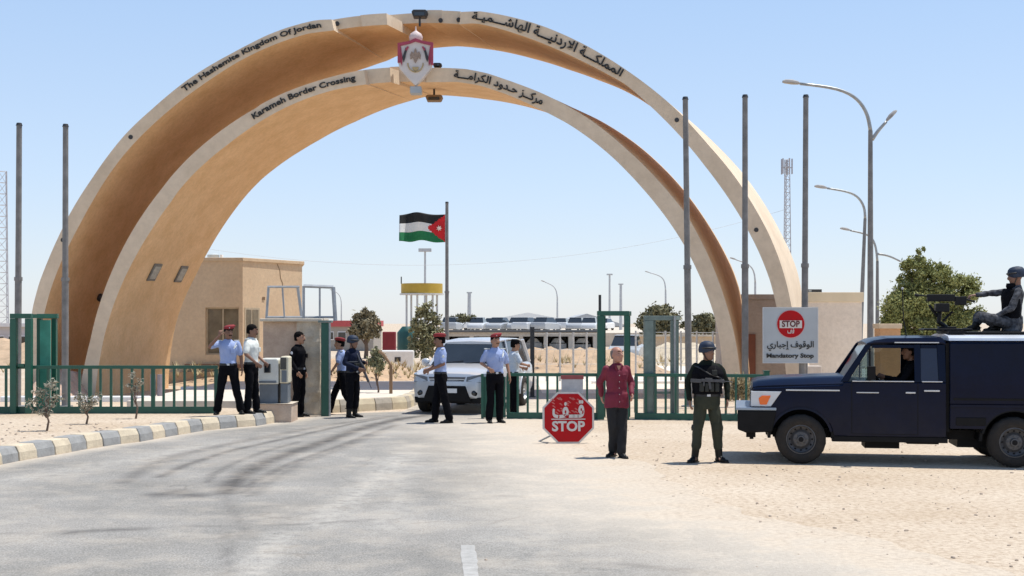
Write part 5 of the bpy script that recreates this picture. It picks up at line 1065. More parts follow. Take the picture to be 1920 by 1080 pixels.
protos = [small_car('parked_car', 0, 0, 0, 0, p, 'x', 'cars parked in rows on the far terrace') for p in paints]
used = set()
for row, (D, dy) in enumerate(((128, 0), (150, 0))):
    for j, px in enumerate(rowx):
        ci = (j * 2 + row + (j % 3 == 0)) % 3; src = protos[ci]; o = src if ci not in used else copy_tree(src); used.add(ci)
        px2 = px + (14 if row else 0) + random.uniform(-4, 4); p = at(px2, 0, D); o.location = (p.x, D, 1.2); o.rotation_euler = (0, 0, radians(random.choice((0, 180)) + random.uniform(62, 84)))
        o['label'] = '%s car in the %s row on the far terrace, %s from the flagpole' % (cols[ci], 'front' if row == 0 else 'back', 'first second third fourth fifth sixth seventh eighth'.split()[j])
bw = thing('barrier_wall', 'low white barrier wall on the earth bank between the small bush and the silver car', 'barrier', (at(700, 0, 54).x, 54, 0)); b = MB(); b.box(0, 1.7, 0, .5, -.05, at(0, 657, 54).z); b.build('wall_block', m_white, bw, bevel=.06); b = MB(); b.box(.9, 1.15, -.02, -.001, .45, .65); b.build('opening', m_dark, bw)
small_car('parked_car', at(1168, 0, 66).x, 66, 0, radians(80), paints[1], 'grey car seen through the tall green portal above the red shirt man', None)

# ------------------------------------------------------------------ people
m_skin = mat('skin', (0.36, 0.19, 0.12), 0.55, 0.12, 12); m_skin2 = mat('skin_dark', (0.22, 0.11, 0.07), 0.55, 0.12, 12)
m_hair = mat('black_hair', (0.005, 0.004, 0.004), 0.8, 0.3, 60, bump=0.6, bscale=120, spec=0.1); m_beret = mat('red_beret', (0.25, 0.022, 0.028), 0.8, 0.12, 20)
m_bshirt = mat('light_blue_shirt', (0.30, 0.38, 0.62), 0.8, 0.06, 14); m_wshirt = mat('white_shirt', (0.68, 0.70, 0.66), 0.8, 0.04, 14); m_pblack = mat('black_trousers', (0.004, 0.004, 0.006), 0.85, 0.25, 14, spec=0.1)
m_dshirt = mat('black_uniform', (0.005, 0.005, 0.007), 0.85, 0.3, 12, spec=0.1); m_nshirt = mat('navy_uniform', (0.008, 0.012, 0.030), 0.85, 0.3, 10, spec=0.15); m_shoe = mat('black_leather', (0.005, 0.005, 0.005), 0.5, 0.2, 20, spec=0.3)
m_rshirt = mat('burgundy_shirt', (0.165, 0.010, 0.030), 0.75, 0.15, 10); m_otr = mat('olive_trousers', (0.026, 0.030, 0.017), 0.85, 0.2, 8); m_grey_tr = mat('dark_grey_trousers', (0.010, 0.010, 0.012), 0.85, 0.2, 10)
m_camo = mat('grey_camouflage', (0.10, 0.105, 0.12), 0.85, scale=16, c2=(0.012, 0.013, 0.018), detail=1); m_belt = mat('belt_black', (0.012, 0.011, 0.011), 0.45); m_helm = mat('helmet_cloth', (0.022, 0.034, 0.062), 0.6, 0.25, 12, spec=0.3)
m_eye = mat('eye_dark', (0.01, 0.008, 0.008), 0.3); m_silver_badge = mat('badge_silver', (0.6, 0.62, 0.65), 0.4); m_bald = mat('grey_hair', (0.16, 0.13, 0.12), 0.8, 0.2, 50)
V = Vector
def person(label, px, py, H, yaw, z=0.0, D=None, head_yaw=0, head_pitch=0, arms={}, legs={}, lean=0.0, shirt=m_bshirt, trousers=m_pblack, sleeve='short', hat='hair', skin=m_skin, belt=True, extras=(), name='person', loc=None, build=1.0, hands=None, foot_yaw={}, boots=False, base=None, yawz=0, group=None):
    pos = V(loc) if loc is not None else (at(px, 0, D) if D else gr(px, py, z)); 
    if loc is None: pos.z = z
    k = H / 1.78; r = thing(name, label, 'person', pos, radians(yaw), group); r.scale = (k, k, k)
    sk = base or {}; hipz = sk.get('hipz', .93)
    def tz(p): p = V(p); return V((p.x, p.y + lean * (p.z - hipz), p.z)) if p.z > hipz else p
    J = {}
    for s_, q in (('R', -1), ('L', 1)):
        a = arms.get(s_, {}); J['sh' + s_] = tz((q * .168, .01, hipz + .488)); J['el' + s_] = V(a.get('el', (q * .235, .04, 1.17))); J['wr' + s_] = V(a.get('wr', (q * .245, -.04, .93)))
        l = legs.get(s_, {}); J['hp' + s_] = V((q * .09, 0, hipz - .02)); J['kn' + s_] = V(l.get('kn', (q * .10, -.015, .50))); J['an' + s_] = V(l.get('an', (q * .11, .02, .09)))
    def rings(rs, g=0.0): return [(0, lean * (z_ + hipz - .93 - hipz) + cy, z_ + hipz - .93, (rx * build + g), (ry * build + g)) for z_, rx, ry, cy in rs]
    TR = [(.86, .13, .095, 0), (.93, .165, .112, .005), (1.0, .158, .108, 0), (1.08, .145, .10, -.005), (1.2, .158, .108, -.008), (1.32, .178, .116, -.005), (1.385, .180, .112, 0), (1.43, .152, .094, .005), (1.475, .095, .072, .01), (1.515, .055, .052, .01)]
    hc = tz((0, -.015, hipz + .722)); HM = Matrix.Translation(hc) @ Matrix.Scale(1.09, 4) @ Matrix.Rotation(radians(head_yaw), 4, 'Z') @ Matrix.Rotation(radians(head_pitch), 4, 'X')
    HR = [(0, -.045, -.118, .030, .035), (0, -.036, -.098, .050, .056), (0, -.022, -.06, .064, .076), (0, -.008, -.02, .072, .090), (0, .0, .02, .075, .097), (0, .004, .055, .072, .094), (0, .008, .085, .058, .076), (0, .01, .105, .034, .045), (0, .01, .112, .01, .012)]
    # body, one continuous surface
    b = MB(); b.ell(rings(TR, -.012), 20)
    b.chain([tz((0, .02, hipz + .50)), hc + V((0, .015, -.06))], [.062, .057]); b.ell(HR, 20, HM)
    b.cone(HM @ V((0, -.085, .03)), HM @ V((0, -.112, -.025)), .010, .018, 8); b.ball(HM @ V((0, -.108, -.028)), .017, 8); b.ball(HM @ V((0, -.088, .035)), .03, 8, (1.5, .5, .4)); b.ball(HM @ V((0, -.083, -.065)), .022, 8, (1.2, .6, .45)); b.ball(HM @ V((0, -.075, -.098)), .022, 8)
    for q in (-1, 1): b.ball(HM @ V((q * .076, .012, -.01)), .024, 8, (.4, .7, 1.25)); b.ball(HM @ V((q * .04, -.066, -.03)), .026, 8)
    for s_, q in (('R', -1), ('L', 1)):
        b.chain([J['sh' + s_], J['el' + s_], J['wr' + s_]], [.05, .038, .026]); b.chain([J['hp' + s_], J['kn' + s_], J['an' + s_]], [.075, .05, .030]); b.chain([J['an' + s_], J['an' + s_] + V((0, -.08, -.045))], [.030, .016])
        f = (J['wr' + s_] - J['el' + s_]).normalized(); h = (hands or {}).get(s_, {}); d = V(h.get('d', f)).normalized(); nrm = V(h.get('n', (-q, 0, 0))); nrm = (nrm - d * nrm.dot(d)).normalized(); sv = d.cross(nrm) * q; cu = h.get('curl', .35)
        w = J['wr' + s_]; pm = w + d * .05; R3 = Matrix((sv, d, nrm)).transposed()
        b.ball(pm, .05, 10, (.82, 1.05, .34), R3)
        for fi, (o, ln) in enumerate(((-.031, .07), (-.010, .08), (.011, .075), (.031, .058))):
            p = w + d * .085 + sv * (-o); dd = (d - sv * o * 2.0).normalized(); P = [p]; ang_ = cu * (.7 + .12 * fi)
            for sgm, fr in enumerate((.45, .32, .23)): ax = dd.cross(nrm); dd = (Matrix.Rotation(ang_, 3, ax) @ dd).normalized() if ax.length else dd; p = p + dd * ln * fr; P.append(p)
            b.chain(P, [.0098, .009, .0082, .007], 7)
        tp = w + d * .025 + sv * .03; t1 = (d * .65 + sv * .75 + nrm * .25).normalized(); t2 = (d * .95 + sv * .2 + nrm * .35).normalized(); b.chain([tp, tp + t1 * .045, tp + t1 * .045 + t2 * .03], [.014, .0115, .009], 7)
    voxel(b, 'body', skin, .0095, 2, parent=r)
    for q in (-1, 1): b = MB(); b.ball(HM @ V((q * .031, -.083, .012)), .011, 8, (1.3, .6, .7)); b.build('eye', m_eye, r, smooth=True)
    b = MB()
    for q in (-1, 1): b.tube([HM @ V((q * .012, -.1, .036)), HM @ V((q * .032, -.097, .043)), HM @ V((q * .052, -.082, .036))], .0065, 6)
    b.build('eyebrows', m_hair, r)
    if hat not in ('bald', 'helmet'): b = MB(); b.tube([HM @ V((-.028, -.098, -.052)), HM @ V((0, -.108, -.046)), HM @ V((.028, -.098, -.052))], .0075, 6); b.build('moustache', m_hair, r)
    # hair and headgear
    if hat in ('hair', 'beret', 'cap', 'bald'):
        b = MB()
        rs = [(0, .022, -.06, .055, .072), (0, .018, -.03, .073, .084), (0, .014, .02, .080, .092), (0, .008, .06, .078, .098), (0, .009, .092, .062, .082), (0, .01, .116, .035, .05), (0, .01, .124, .01, .015)]
        if hat == 'bald': rs = rs[:4]; rs = [(x, y + .012, z_, rx * .985, ry * .9) for x, y, z_, rx, ry in rs]
        b.ell(rs, 18, HM); voxel(b, 'hair', m_bald if hat == 'bald' else m_hair, .009, 1, .004, 30, parent=r)
    if hat == 'beret':
        b = MB(); T_ = HM @ Matrix.Translation((.012, .005, .085)) @ Matrix.Rotation(radians(-10), 4, 'Y') @ Matrix.Rotation(radians(-8), 4, 'X'); b.ell([(0, 0, -.03, .078, .098), (.008, .0, .0, .105, .118), (.014, .0, .022, .108, .120), (.01, .0, .042, .08, .09), (0, 0, .05, .02, .02)], 20, T_); b.build('beret', m_beret, r, smooth=True)
        b = MB(); b.ell([(0, 0, -.042, .078, .099), (0, 0, -.028, .080, .101)], 20, T_); b.build('beret_band', m_hair, r); b = MB(); b.ball(T_ @ V((-.03, -.098, .0)), .014, 8); b.build('badge', m_silver_badge, r)
    if hat == 'cap':
        b = MB(); T_ = HM @ Matrix.Translation((0, .005, .06)); b.ell([(0, 0, -.03, .079, .099), (0, 0, .03, .079, .098), (0, 0, .058, .07, .088), (0, 0, .066, .02, .02)], 20, T_); b.build('cap', m_dshirt, r, smooth=True)
        b = MB(); b.prism([(-.065, -.07), (-.055, -.125), (0, -.155), (.055, -.125), (.065, -.07)], -.028, -.018, 'z', T_); b.build('visor', m_dshirt, r)
    if hat == 'helmet':
        b = MB(); T_ = HM @ Matrix.Translation((0, .01, .035)); b.ell([(0, .015, -.055, .095, .105), (0, .01, -.02, .102, .122), (0, 0, .02, .103, .124), (0, 0, .06, .092, .112), (0, 0, .09, .068, .085), (0, 0, .105, .03, .04), (0, 0, .108, .01, .01)], 22, T_)
        b.ball(T_ @ V((0, -.095, -.005)), .05, 10, (1.5, .7, .35)); voxel(b, 'helmet', m_helm, .009, 3, .002, 14, parent=r)
        b = MB(); b.tube([HM @ V((-.088, .0, .0)), HM @ V((-.062, -.04, -.10)), HM @ V((0, -.06, -.13)), HM @ V((.062, -.04, -.10)), HM @ V((.088, .0, .0))], .008, 6); b.build('chin_strap', m_belt, r)
        b = MB(); b.tube([T_ @ V((.105 * cos(t_), -.02 - .108 * sin(t_), .012)) for t_ in [pi * i / 14 for i in range(15)]], .013, 6); b.build('goggles_band', m_belt, r)
    # shirt
    b = MB(); b.ell(rings([q_ for q_ in TR if q_[0] >= (.93 if not belt else .985)] , .014), 22)
    if not belt: b.ell(rings([(.80, .186, .134, .004), (.88, .186, .136, .006), (.95, .182, .132, .004), (1.03, .172, .122, 0)], .012), 22)
    for s_ in 'RL':
        a, e, w = J['sh' + s_], J['el' + s_], J['wr' + s_]
        if sleeve == 'short': b.chain([a, a.lerp(e, .78)], [.070, .062])
        else: b.chain([a, e, e.lerp(w, .93)], [.066, .053, .040])
    voxel(b, 'shirt', shirt, .0115, 3, .015, 8, hash(label) % 97, r)
    b = MB(); c_ = tz((0, .008, hipz + .555)); b.ring([[c_ + V((rr * cos(2 * pi * i / 16), rr * .95 * sin(2 * pi * i / 16) - .006, zz - (.03 if sin(2 * pi * i / 16) < -.6 else 0))) for i in range(16)] for rr, zz in ((.074, -.035), (.066, .012), (.060, .012), (.064, -.03))], cap=False); b.build('collar', shirt, r, smooth=True)
    # trousers
    b = MB(); b.ell(rings([(.80, .15, .108, .005), (.86, .172, .12, .01), (.93, .176, .122, .008), (1.01, .164, .114, 0)], .006), 22)
    for s_, q in (('R', -1), ('L', 1)):
        hp, kn, an = J['hp' + s_], J['kn' + s_], J['an' + s_]
        b.chain([hp, hp.lerp(kn, .5), kn, kn.lerp(an, .5), kn.lerp(an, .62 if boots else .98)], [.100, .094, .082, .080, .078])
    voxel(b, 'trousers', trousers, .012, 3, .015, 7, (hash(label) + 31) % 89, r)
    if belt: b = MB(); b.ell(rings([(.985, .170, .119, 0), (1.03, .166, .117, 0)], .008), 24); b.build('belt', m_belt, r); b = MB(); b.box(-.025, .025, -.142 * build, -.128 * build, hipz + .058, hipz + .097); b.build('buckle', m_silver_badge, r)
    for s_, q in (('R', -1), ('L', 1)):
        an = J['an' + s_]; fy = radians(foot_yaw.get(s_, q * 10)); T_ = Matrix.Translation(an) @ Matrix.Rotation(fy, 4, 'Z') @ Matrix.Rotation(radians(legs.get(s_, {}).get('pitch', 0)), 4, 'X'); b = MB()
        b.ball(T_ @ V((0, .035, -.05)), .04, 10, (.95, 1.1, 1)); b.ball(T_ @ V((0, -.05, -.05)), .042, 10, (1.05, 1.7, .85)); b.ball(T_ @ V((q * .006, -.14, -.062)), .04, 10, (1.1, 1.6, .65)); b.chain([T_ @ V((0, -.01, -.03)), T_ @ V((0, .0, .03))], [.048, .048]); b.chain([T_ @ V((0, -.02, -.03)), T_ @ V((0, -.09, -.05))], [.046, .040])
        if boots: kn = J['kn' + s_]; b.chain([an, an.lerp(kn, .5)], [.056, .062])
        voxel(b, 'boot' if boots else 'shoe', m_shoe, .009, 2, parent=r)
        b = MB(); b.prism([(-.036, .075), (.036, .075), (.045, -.05), (.044, -.17), (.02, -.205), (-.02, -.205), (-.044, -.17), (-.042, -.05)], -.089, -.072, 'z', T_); b.build('sole', m_belt, r)
    for e in extras: e(r, J, rings, tz, HM)
    return r
def epaulettes(m=m_wshirt):
    def f(r, J, rings, tz, HM):
        for s_, q in (('R', -1), ('L', 1)): p = J['sh' + s_]; b = MB(); b.box(p.x - .055, p.x + .055, p.y - .028, p.y + .028, p.z + .058, p.z + .078); b.build('epaulette', m, r, bevel=.006)
    return f
def pocket(m, sx=1, z_=1.30):
    def f(r, J, rings, tz, HM): b = MB(); b.box(sx * .05, sx * .13, -.150, -.118, z_ - .07, z_ + .02); b.build('pocket', m, r, bevel=.006)
    return f
def lanyard():
    def f(r, J, rings, tz, HM): b = MB(); b.tube([V((.16, -.06, 1.45)), V((.12, -.12, 1.36)), V((.09, -.142, 1.28)), V((.13, -.115, 1.34)), V((.19, -.02, 1.42))], .008, 6); b.build('lanyard', m_wshirt, r)
    return f
def armpatch(s_, m=m_silver_badge):
    def f(r, J, rings, tz, HM): p = J['sh' + s_].lerp(J['el' + s_], .35); q = 1 if s_ == 'L' else -1; b = MB(); b.ball(p + V((q * .066, 0, 0)), .035, 10, (.25, .8, 1)); b.build('shoulder_patch', m, r)
    return f
m_pouch = mat('pouch_green', (0.016, 0.018, 0.015), .7, .2, 12)
def vest(m, thick=.036, build_=1.0):
    def f(r, J, rings, tz, HM):
        b = MB(); b.ell(rings([(1.02, .155, .108, 0), (1.08, .150, .106, -.005), (1.2, .160, .112, -.008), (1.32, .172, .118, -.005), (1.40, .140, .10, 0), (1.45, .085, .07, .008)], thick), 22); voxel(b, 'vest', m, .012, 3, .005, 12, parent=r)
        for x in (-.11, -.035, .04, .115): b = MB(); b.box(x - .030, x + .030, -.205 - (build_ - 1) * .1, -.135, 1.06, 1.19); b.build('pouch', m_pouch, r, bevel=.012)
        b = MB(); b.ell(rings([(1.215, .165, .115, -.008), (1.24, .166, .116, -.008)], thick + .008), 24); b.build('vest_strap', mat('reflective_strip', (0.12, 0.12, 0.125), .5), r)
    return f
def shirt_front(m, y_):       # open collar, button placket
    def f(r, J, rings, tz, HM):
        b = MB(); b.prism([(-.038, 1.478), (.038, 1.478), (0, 1.385)], -.112, -.085, 'y'); b.build('neckline', MATS['skin_ruddy'], r)
        for q in (-1, 1): b = MB(); b.prism([(q * .012, 1.40), (q * .050, 1.49), (q * .075, 1.475), (q * .052, 1.40)], -.122, -.098, 'y'); b.build('collar_point', m, r, bevel=.004)
        b = MB(); b.ring([[V((x, yy - y_ * k2, z_)) for x, yy in ((-.014, -.004), (.014, -.004), (.014, .02), (-.014, .02))] for z_, k2 in ((.84, .99), (1.0, .97), (1.1, .86), (1.2, .93), (1.3, .93), (1.385, .83))]); b.build('placket', m, r)
        b = MB()
        for z_, k2 in ((.9, 1.0), (1.02, .99), (1.12, .90), (1.22, .96), (1.32, .94)): b.ball((0, -y_ * k2 - .006, z_), .007, 6)
        b.build('buttons', m_wshirt, r)
    return f
def chest_gear(r, J, rings, tz, HM):
    b = MB(); b.box(.04, .12, -.19, -.14, 1.30, 1.38); b.build('radio', m_pouch, r, bevel=.01); b = MB(); b.tube([V((.09, -.17, 1.38)), V((.10, -.165, 1.52))], .006, 6); b.build('radio_aerial', m_belt, r)
    b = MB(); b.tube([V((-.20, -.02, 1.44)), V((-.12, -.15, 1.40)), V((.0, -.19, 1.32)), V((.14, -.18, 1.27)), V((.2, -.10, 1.24))], .012, 6); b.build('rifle_sling', m_belt, r)
    for q in (-1, 1): b = MB(); b.ell([(q * .15, 0, .475, .085, .085), (q * .152, 0, .52, .088, .09), (q * .15, 0, .56, .08, .085)], 14); b.build('knee_pad', m_pouch, r, smooth=True)
GP_ = 'police officers and guards at the gate'
# 1 left officer saluting or on the phone
person('officer in blue shirt and red beret on the kerb, hand raised to his head', 428, 777, 1.80, 12, .235, None, 25, 5, arms={'R': {'el': (-.36, -.10, 1.36), 'wr': (-.17, -.17, 1.585)}, 'L': {'el': (.25, .03, 1.17), 'wr': (.27, -.04, .92)}},
    legs={'R': {'kn': (-.15, -.02, .5), 'an': (-.22, .02, .09)}, 'L': {'kn': (.16, -.02, .5), 'an': (.25, .03, .09)}}, hands={'R': {'d': (.2, .05, .9), 'n': (.4, 1, 0), 'curl': .8}}, hat='beret', skin=m_skin2, extras=(epaulettes(), lanyard(), pocket(m_bshirt), armpatch('L', m_wshirt)), group=GP_)
person('bareheaded man in white short-sleeved shirt standing on the kerb end', 471, 775, 1.83, 75, .235, None, 15, 8, arms={'R': {'el': (-.27, -.02, 1.19), 'wr': (-.20, -.20, 1.02)}, 'L': {'el': (.26, .02, 1.18), 'wr': (.20, -.19, 1.02)}}, hat='hair', shirt=m_wshirt, skin=m_skin2, build=1.08,
    legs={'R': {'kn': (-.12, -.02, .5), 'an': (-.14, .03, .09)}, 'L': {'kn': (.12, -.02, .5), 'an': (.14, -.05, .09)}}, extras=(epaulettes(), pocket(m_wshirt)), group=GP_)
person('bareheaded guard in all black uniform standing side-on before the stone pillar', 560, 781, 1.90, 72, 0, None, 8, 0, arms={'R': {'el': (-.26, .05, 1.18), 'wr': (-.22, -.09, .95)}, 'L': {'el': (.25, .06, 1.18), 'wr': (.23, -.03, .93)}}, hat='hair', shirt=m_dshirt, sleeve='long', extras=(armpatch('R'), pocket(m_dshirt)), group=GP_)
person('officer in blue shirt striding left, half hidden behind the helmeted guard', 642, 0, 1.74, -82, 0.0, 29.3, 0, 0, arms={'R': {'el': (-.24, .12, 1.2), 'wr': (-.25, -.02, .98)}, 'L': {'el': (.24, -.12, 1.2), 'wr': (.24, -.26, 1.0)}}, legs={'R': {'kn': (-.10, -.17, .52), 'an': (-.10, -.30, .12)}, 'L': {'kn': (.10, .05, .50), 'an': (.10, .28, .14), 'pitch': -25}}, lean=-.06, hat='beret', extras=(epaulettes(),), group=GP_)
g5 = person('helmeted guard in navy uniform holding a short rifle, right of the green post', 661, 783, 1.80, 60, 0, None, 0, 5, arms={'R': {'el': (-.26, .02, 1.2), 'wr': (-.10, -.24, 1.08)}, 'L': {'el': (.27, -.02, 1.2), 'wr': (.12, -.27, 1.20)}}, hat='helmet', shirt=m_nshirt, trousers=m_dshirt, sleeve='long', boots=True, skin=m_skin2, extras=(vest(m_nshirt, .02),), group=GP_)
person('officer in blue shirt and red beret standing before the silver car bonnet, arms forward', 826, 793, 1.86, -78, 0, None, 0, 8, arms={'R': {'el': (-.25, .02, 1.19), 'wr': (-.12, -.23, 1.08)}, 'L': {'el': (.25, .02, 1.19), 'wr': (.10, -.25, 1.06)}}, legs={'R': {'kn': (-.10, -.06, .5), 'an': (-.10, -.10, .09)}, 'L': {'kn': (.12, .06, .5), 'an': (.13, .16, .09)}}, hat='beret', skin=m_skin2, extras=(epaulettes(), armpatch('L', m_wshirt)), group=GP_)
person('officer in blue shirt with red beret facing us at the gate panel, arm hanging', 928, 793, 1.86, 20, 0, None, 10, 0, arms={'L': {'el': (.27, .03, 1.17), 'wr': (.30, -.03, .93)}, 'R': {'el': (-.26, .08, 1.2), 'wr': (-.18, -.14, 1.1)}}, hat='beret', skin=m_skin, extras=(epaulettes(), lanyard(), pocket(m_bshirt)), group=GP_)
person('officer in pale shirt and dark cap behind the railing beside the silver car', 962, 778, 1.72, 110, 0, 28.9, 0, 8, arms={'R': {'el': (-.26, -.10, 1.22), 'wr': (-.14, -.30, 1.18)}, 'L': {'el': (.26, -.05, 1.2), 'wr': (.18, -.28, 1.12)}}, lean=-.05, hat='cap', shirt=mat('pale_shirt', (0.55, 0.60, 0.66), .8, .05, 12), extras=(epaulettes(),), group=GP_)
# civilian
def paper(r, J, rings, tz, HM): pass
person('balding man in burgundy long-sleeved shirt and dark trousers walking on the road edge', 1156, 858, 1.73, 15, 0, None, 22, -6, arms={'R': {'el': (-.25, .10, 1.19), 'wr': (-.20, .16, .98)}, 'L': {'el': (.27, .06, 1.18), 'wr': (.20, -.16, 1.02)}}, legs={'R': {'kn': (-.07, -.03, .5), 'an': (-.02, .10, .10)}, 'L': {'kn': (.075, -.06, .5), 'an': (.05, -.10, .09)}}, foot_yaw={'R': -50, 'L': 5},
    hat='bald', shirt=m_rshirt, trousers=m_grey_tr, sleeve='long', belt=False, build=1.02, hands={'L': {'d': (-.1, -.6, -.5), 'n': (-1, 0, 0), 'curl': .5}}, skin=mat('skin_ruddy', (0.42, 0.20, 0.14), .5, .12, 12), extras=(pocket(m_rshirt, .9, 1.32), shirt_front(m_rshirt, .139)))
# soldier with rifle
s10 = person('soldier in blue helmet, black vest and olive trousers with a rifle slung across his chest', 1326, 867, 1.80, 0, 0, None, 34, 0, arms={'R': {'el': (-.29, .02, 1.18), 'wr': (-.27, -.05, .93)}, 'L': {'el': (.30, .02, 1.18), 'wr': (.29, -.06, .93)}}, legs={'R': {'kn': (-.14, -.03, .5), 'an': (-.18, .02, .09)}, 'L': {'kn': (.14, -.03, .5), 'an': (.18, .03, .09)}}, foot_yaw={'R': -38, 'L': 35},
    hat='helmet', shirt=mat('dark_green_shirt', (0.010, 0.014, 0.010), .85, .2, 10, spec=0.15), trousers=m_otr, sleeve='long', boots=True, build=1.14, skin=m_skin2, extras=(vest(m_dshirt, .052, 1.2), chest_gear))
def rifle(label, loc, rz, tilt, name='rifle', m_gun=mat('worn_gun_metal', (0.05, 0.052, 0.06), 0.4, 0.3, 20)):
    t_ = thing(name, label, 'rifle', loc, rz); t_.rotation_euler = (0, tilt, rz)
    def bx(x0, x1, z0, z1, nm, w=.018, e=.004): b = MB(); b.box(x0, x1, -w, w, z0, z1); b.build(nm, m_gun, t_, bevel=e)
    bx(-.14, .12, -.03, .03, 'receiver'); bx(.121, .34, -.025, .025, 'handguard'); bx(-.36, -.141, -.055, .02, 'stock'); bx(-.10, -.07, -.12, -.031, 'grip'); b = MB(); b.prism([(.0, -.031), (.05, -.031), (.08, -.17), (.035, -.18)], -.012, .012); b.build('magazine', m_gun, t_)
    b = MB(); b.cone((.341, 0, 0), (.50, 0, 0), .009, .009, 8); b.build('barrel', m_gun, t_); b = MB(); b.box(-.06, .08, -.012, .012, .031, .055); b.build('sight', mat('sight_grey', (0.09, 0.09, 0.095), .4), t_); return t_
p = s10.location; q_ = rifle('black rifle slung level across the chest of the soldier in olive trousers', (p.x - .02, p.y - .225, 1.24), 0, radians(3)); q_.scale = (.72, .8, .72)
p = g5.location; rifle('short black rifle held by the navy uniformed guard near the green post', (p.x + .24, p.y - .12, 1.1), radians(-30), radians(62))
# gunner sitting on the truck roof
gz = 1.965; gp = TM @ V((3.15, .85, gz)); base = {'hipz': .13}
gun = person('helmeted gunner in black vest and grey camouflage sitting on the truck roof', 0, 0, 1.74, -90 + math.degrees(TYAW), loc=gp, head_yaw=0, head_pitch=6, base=base, lean=.10,
    arms={'R': {'el': (-.24, -.24, .60), 'wr': (-.20, -.50, .57)}, 'L': {'el': (.26, -.06, .36), 'wr': (.16, -.27, .24)}}, legs={'R': {'kn': (-.17, -.46, .24), 'an': (-.10, -.52, .10)}, 'L': {'kn': (.18, -.44, .22), 'an': (.06, -.25, .09)}}, hands={'R': {'curl': .8, 'n': (0, 0, -1)}, 'L': {'n': (0, 0, -1)}}, hat='helmet', shirt=m_camo, trousers=m_camo, sleeve='long', boots=True, belt=False, skin=m_skin2,
    extras=())
b = MB(); b.ell([(0, -.02 * (z_ - .13) - .004, z_, rx + .04, ry + .036) for z_, rx, ry in ((.2, .150, .106), (.3, .145, .104), (.42, .158, .112), (.54, .168, .118), (.62, .145, .10), (.66, .12, .08))], 22); voxel(b, 'vest', m_dshirt, .012, 3, .006, 12, parent=gun)
b = MB(); b.ell([(0, -.01, .66, .075, .07), (0, -.014, .70, .085, .08), (0, -.016, .745, .07, .068)], 16); b.build('neck_shade', m_dshirt, gun, smooth=True)  # added dark ring in place of shade on the neck
# driver
dp = TM @ V((1.66, .47, .88)); person('driver silhouette in dark clothes seated in the navy pickup cab', 0, 0, 1.66, -90 + math.degrees(TYAW), loc=dp, base={'hipz': .12}, lean=-.05, arms={'R': {'el': (-.24, -.22, .36), 'wr': (-.14, -.44, .42)}, 'L': {'el': (.25, -.2, .38), 'wr': (.12, -.44, .44)}}, legs={'R': {'kn': (-.14, -.46, .12), 'an': (-.14, -.60, -.24)}, 'L': {'kn': (.14, -.46, .12), 'an': (.14, -.60, -.24)}}, hat='hair', shirt=m_dshirt, sleeve='long', skin=m_skin2, belt=False)

# ------------------------------------------------------------------ signs
m_sred = mat('sign_red', (0.50, 0.008, 0.012), 0.6, scale=7, c2=(0.38, 0.015, 0.018), spec=0.15); m_swh = mat('sign_white', (0.62, 0.60, 0.56), 0.5, 0.1, 9); m_sgrey = mat('sign_board', (0.43, 0.465, 0.49), 0.6, 0.06, 2)
a = gr(1066, 832); k_ = a.y / F; R8 = 48.5 * k_; so_ = thing('stop_sign', 'red octagonal stop sign in Arabic and English standing on the ground with chipped paint', 'stop sign', a); so_.rotation_euler = (radians(-4), 0, radians(3))
def octo(r): return [(r * cos(radians(22.5 + 45 * i)) / cos(radians(22.5)), R8 + r * sin(radians(22.5 + 45 * i)) / cos(radians(22.5))) for i in range(8)]
b = MB(); b.prism(octo(R8), 0, .03); b.build('border', m_swh, so_); b = MB(); b.prism(octo(R8 * .925), -.006, -.0005); b.build('plate', m_sred, so_)
text_on_plane('STOP', 'lettering', m_swh, so_, -R8 * .64, R8 * .64, R8 * .50, .235, -.009, .035)
text_on_plane(arabic('قــف'), 'lettering', m_swh, so_, -R8 * .62, R8 * .62, R8 * 1.03, .40, -.009, .03)
b = MB(); b.box(-R8 * .66, R8 * .66, -.013, -.008, R8 * .93, R8 * .965); b.build('divider_line', m_swh, so_)
b = MB(); rr = random.Random(5)
for _ in range(26): x, z_ = rr.uniform(-.3, .15), R8 + rr.uniform(.08, .36); b.prism([(x, z_), (x + .03, z_ + .008), (x + .07, z_ - .03), (x + .05, z_ - .035)], -.0085, -.0065)
b.build('paint_scratches', mat('faded_red', (0.55, 0.14, 0.12), .6), so_)
b = MB(); b.cone((-R8 * .3, .05, R8 * .5), (-.50, .45, .02), .016, .016, 6); b.cone((-.50, .45, .02), (-.36, -.0, .02), .014, .014, 6); b.cone((R8 * .3, .05, R8 * .5), (.25, .5, .02), .016, .016, 6); b.build('prop_leg', m_steel, so_)
a2 = at(1074, 736, a.y + .25); sb = thing('small_sign', 'small faded white panel with red top standing just behind the octagonal stop sign', 'sign', (a2.x, a2.y, 0)); z0, z1 = at(0, 738, a2.y).z, at(0, 711, a2.y).z
b = MB(); b.box(-.20, .18, 0, .02, z0, z1); b.build('panel', mat('faded_panel', (0.48, 0.47, 0.47), .6, .15, 9), sb, bevel=.004); b = MB(); b.box(-.21, .19, -.006, .026, z1 + .001, z1 + .07); b.build('top_strip', mat('dull_red', (0.30, 0.07, 0.07), .6), sb); b = MB(); b.cone((0, .03, 0), (0, .03, z1), .02, .02, 8); b.build('post', m_steel, sb)
D = 31.6; a, c = at(1430, 681, D), at(1534, 576, D); w, h = c.x - a.x, c.z - a.z; ms = thing('notice_board', 'square grey-white mandatory stop board with round red stop emblem fixed to a flagpole', 'sign', (a.x, D, a.z))
b = MB(); b.box(0, w, 0, .03, 0, h); b.build('board', m_sgrey, ms, bevel=.004)
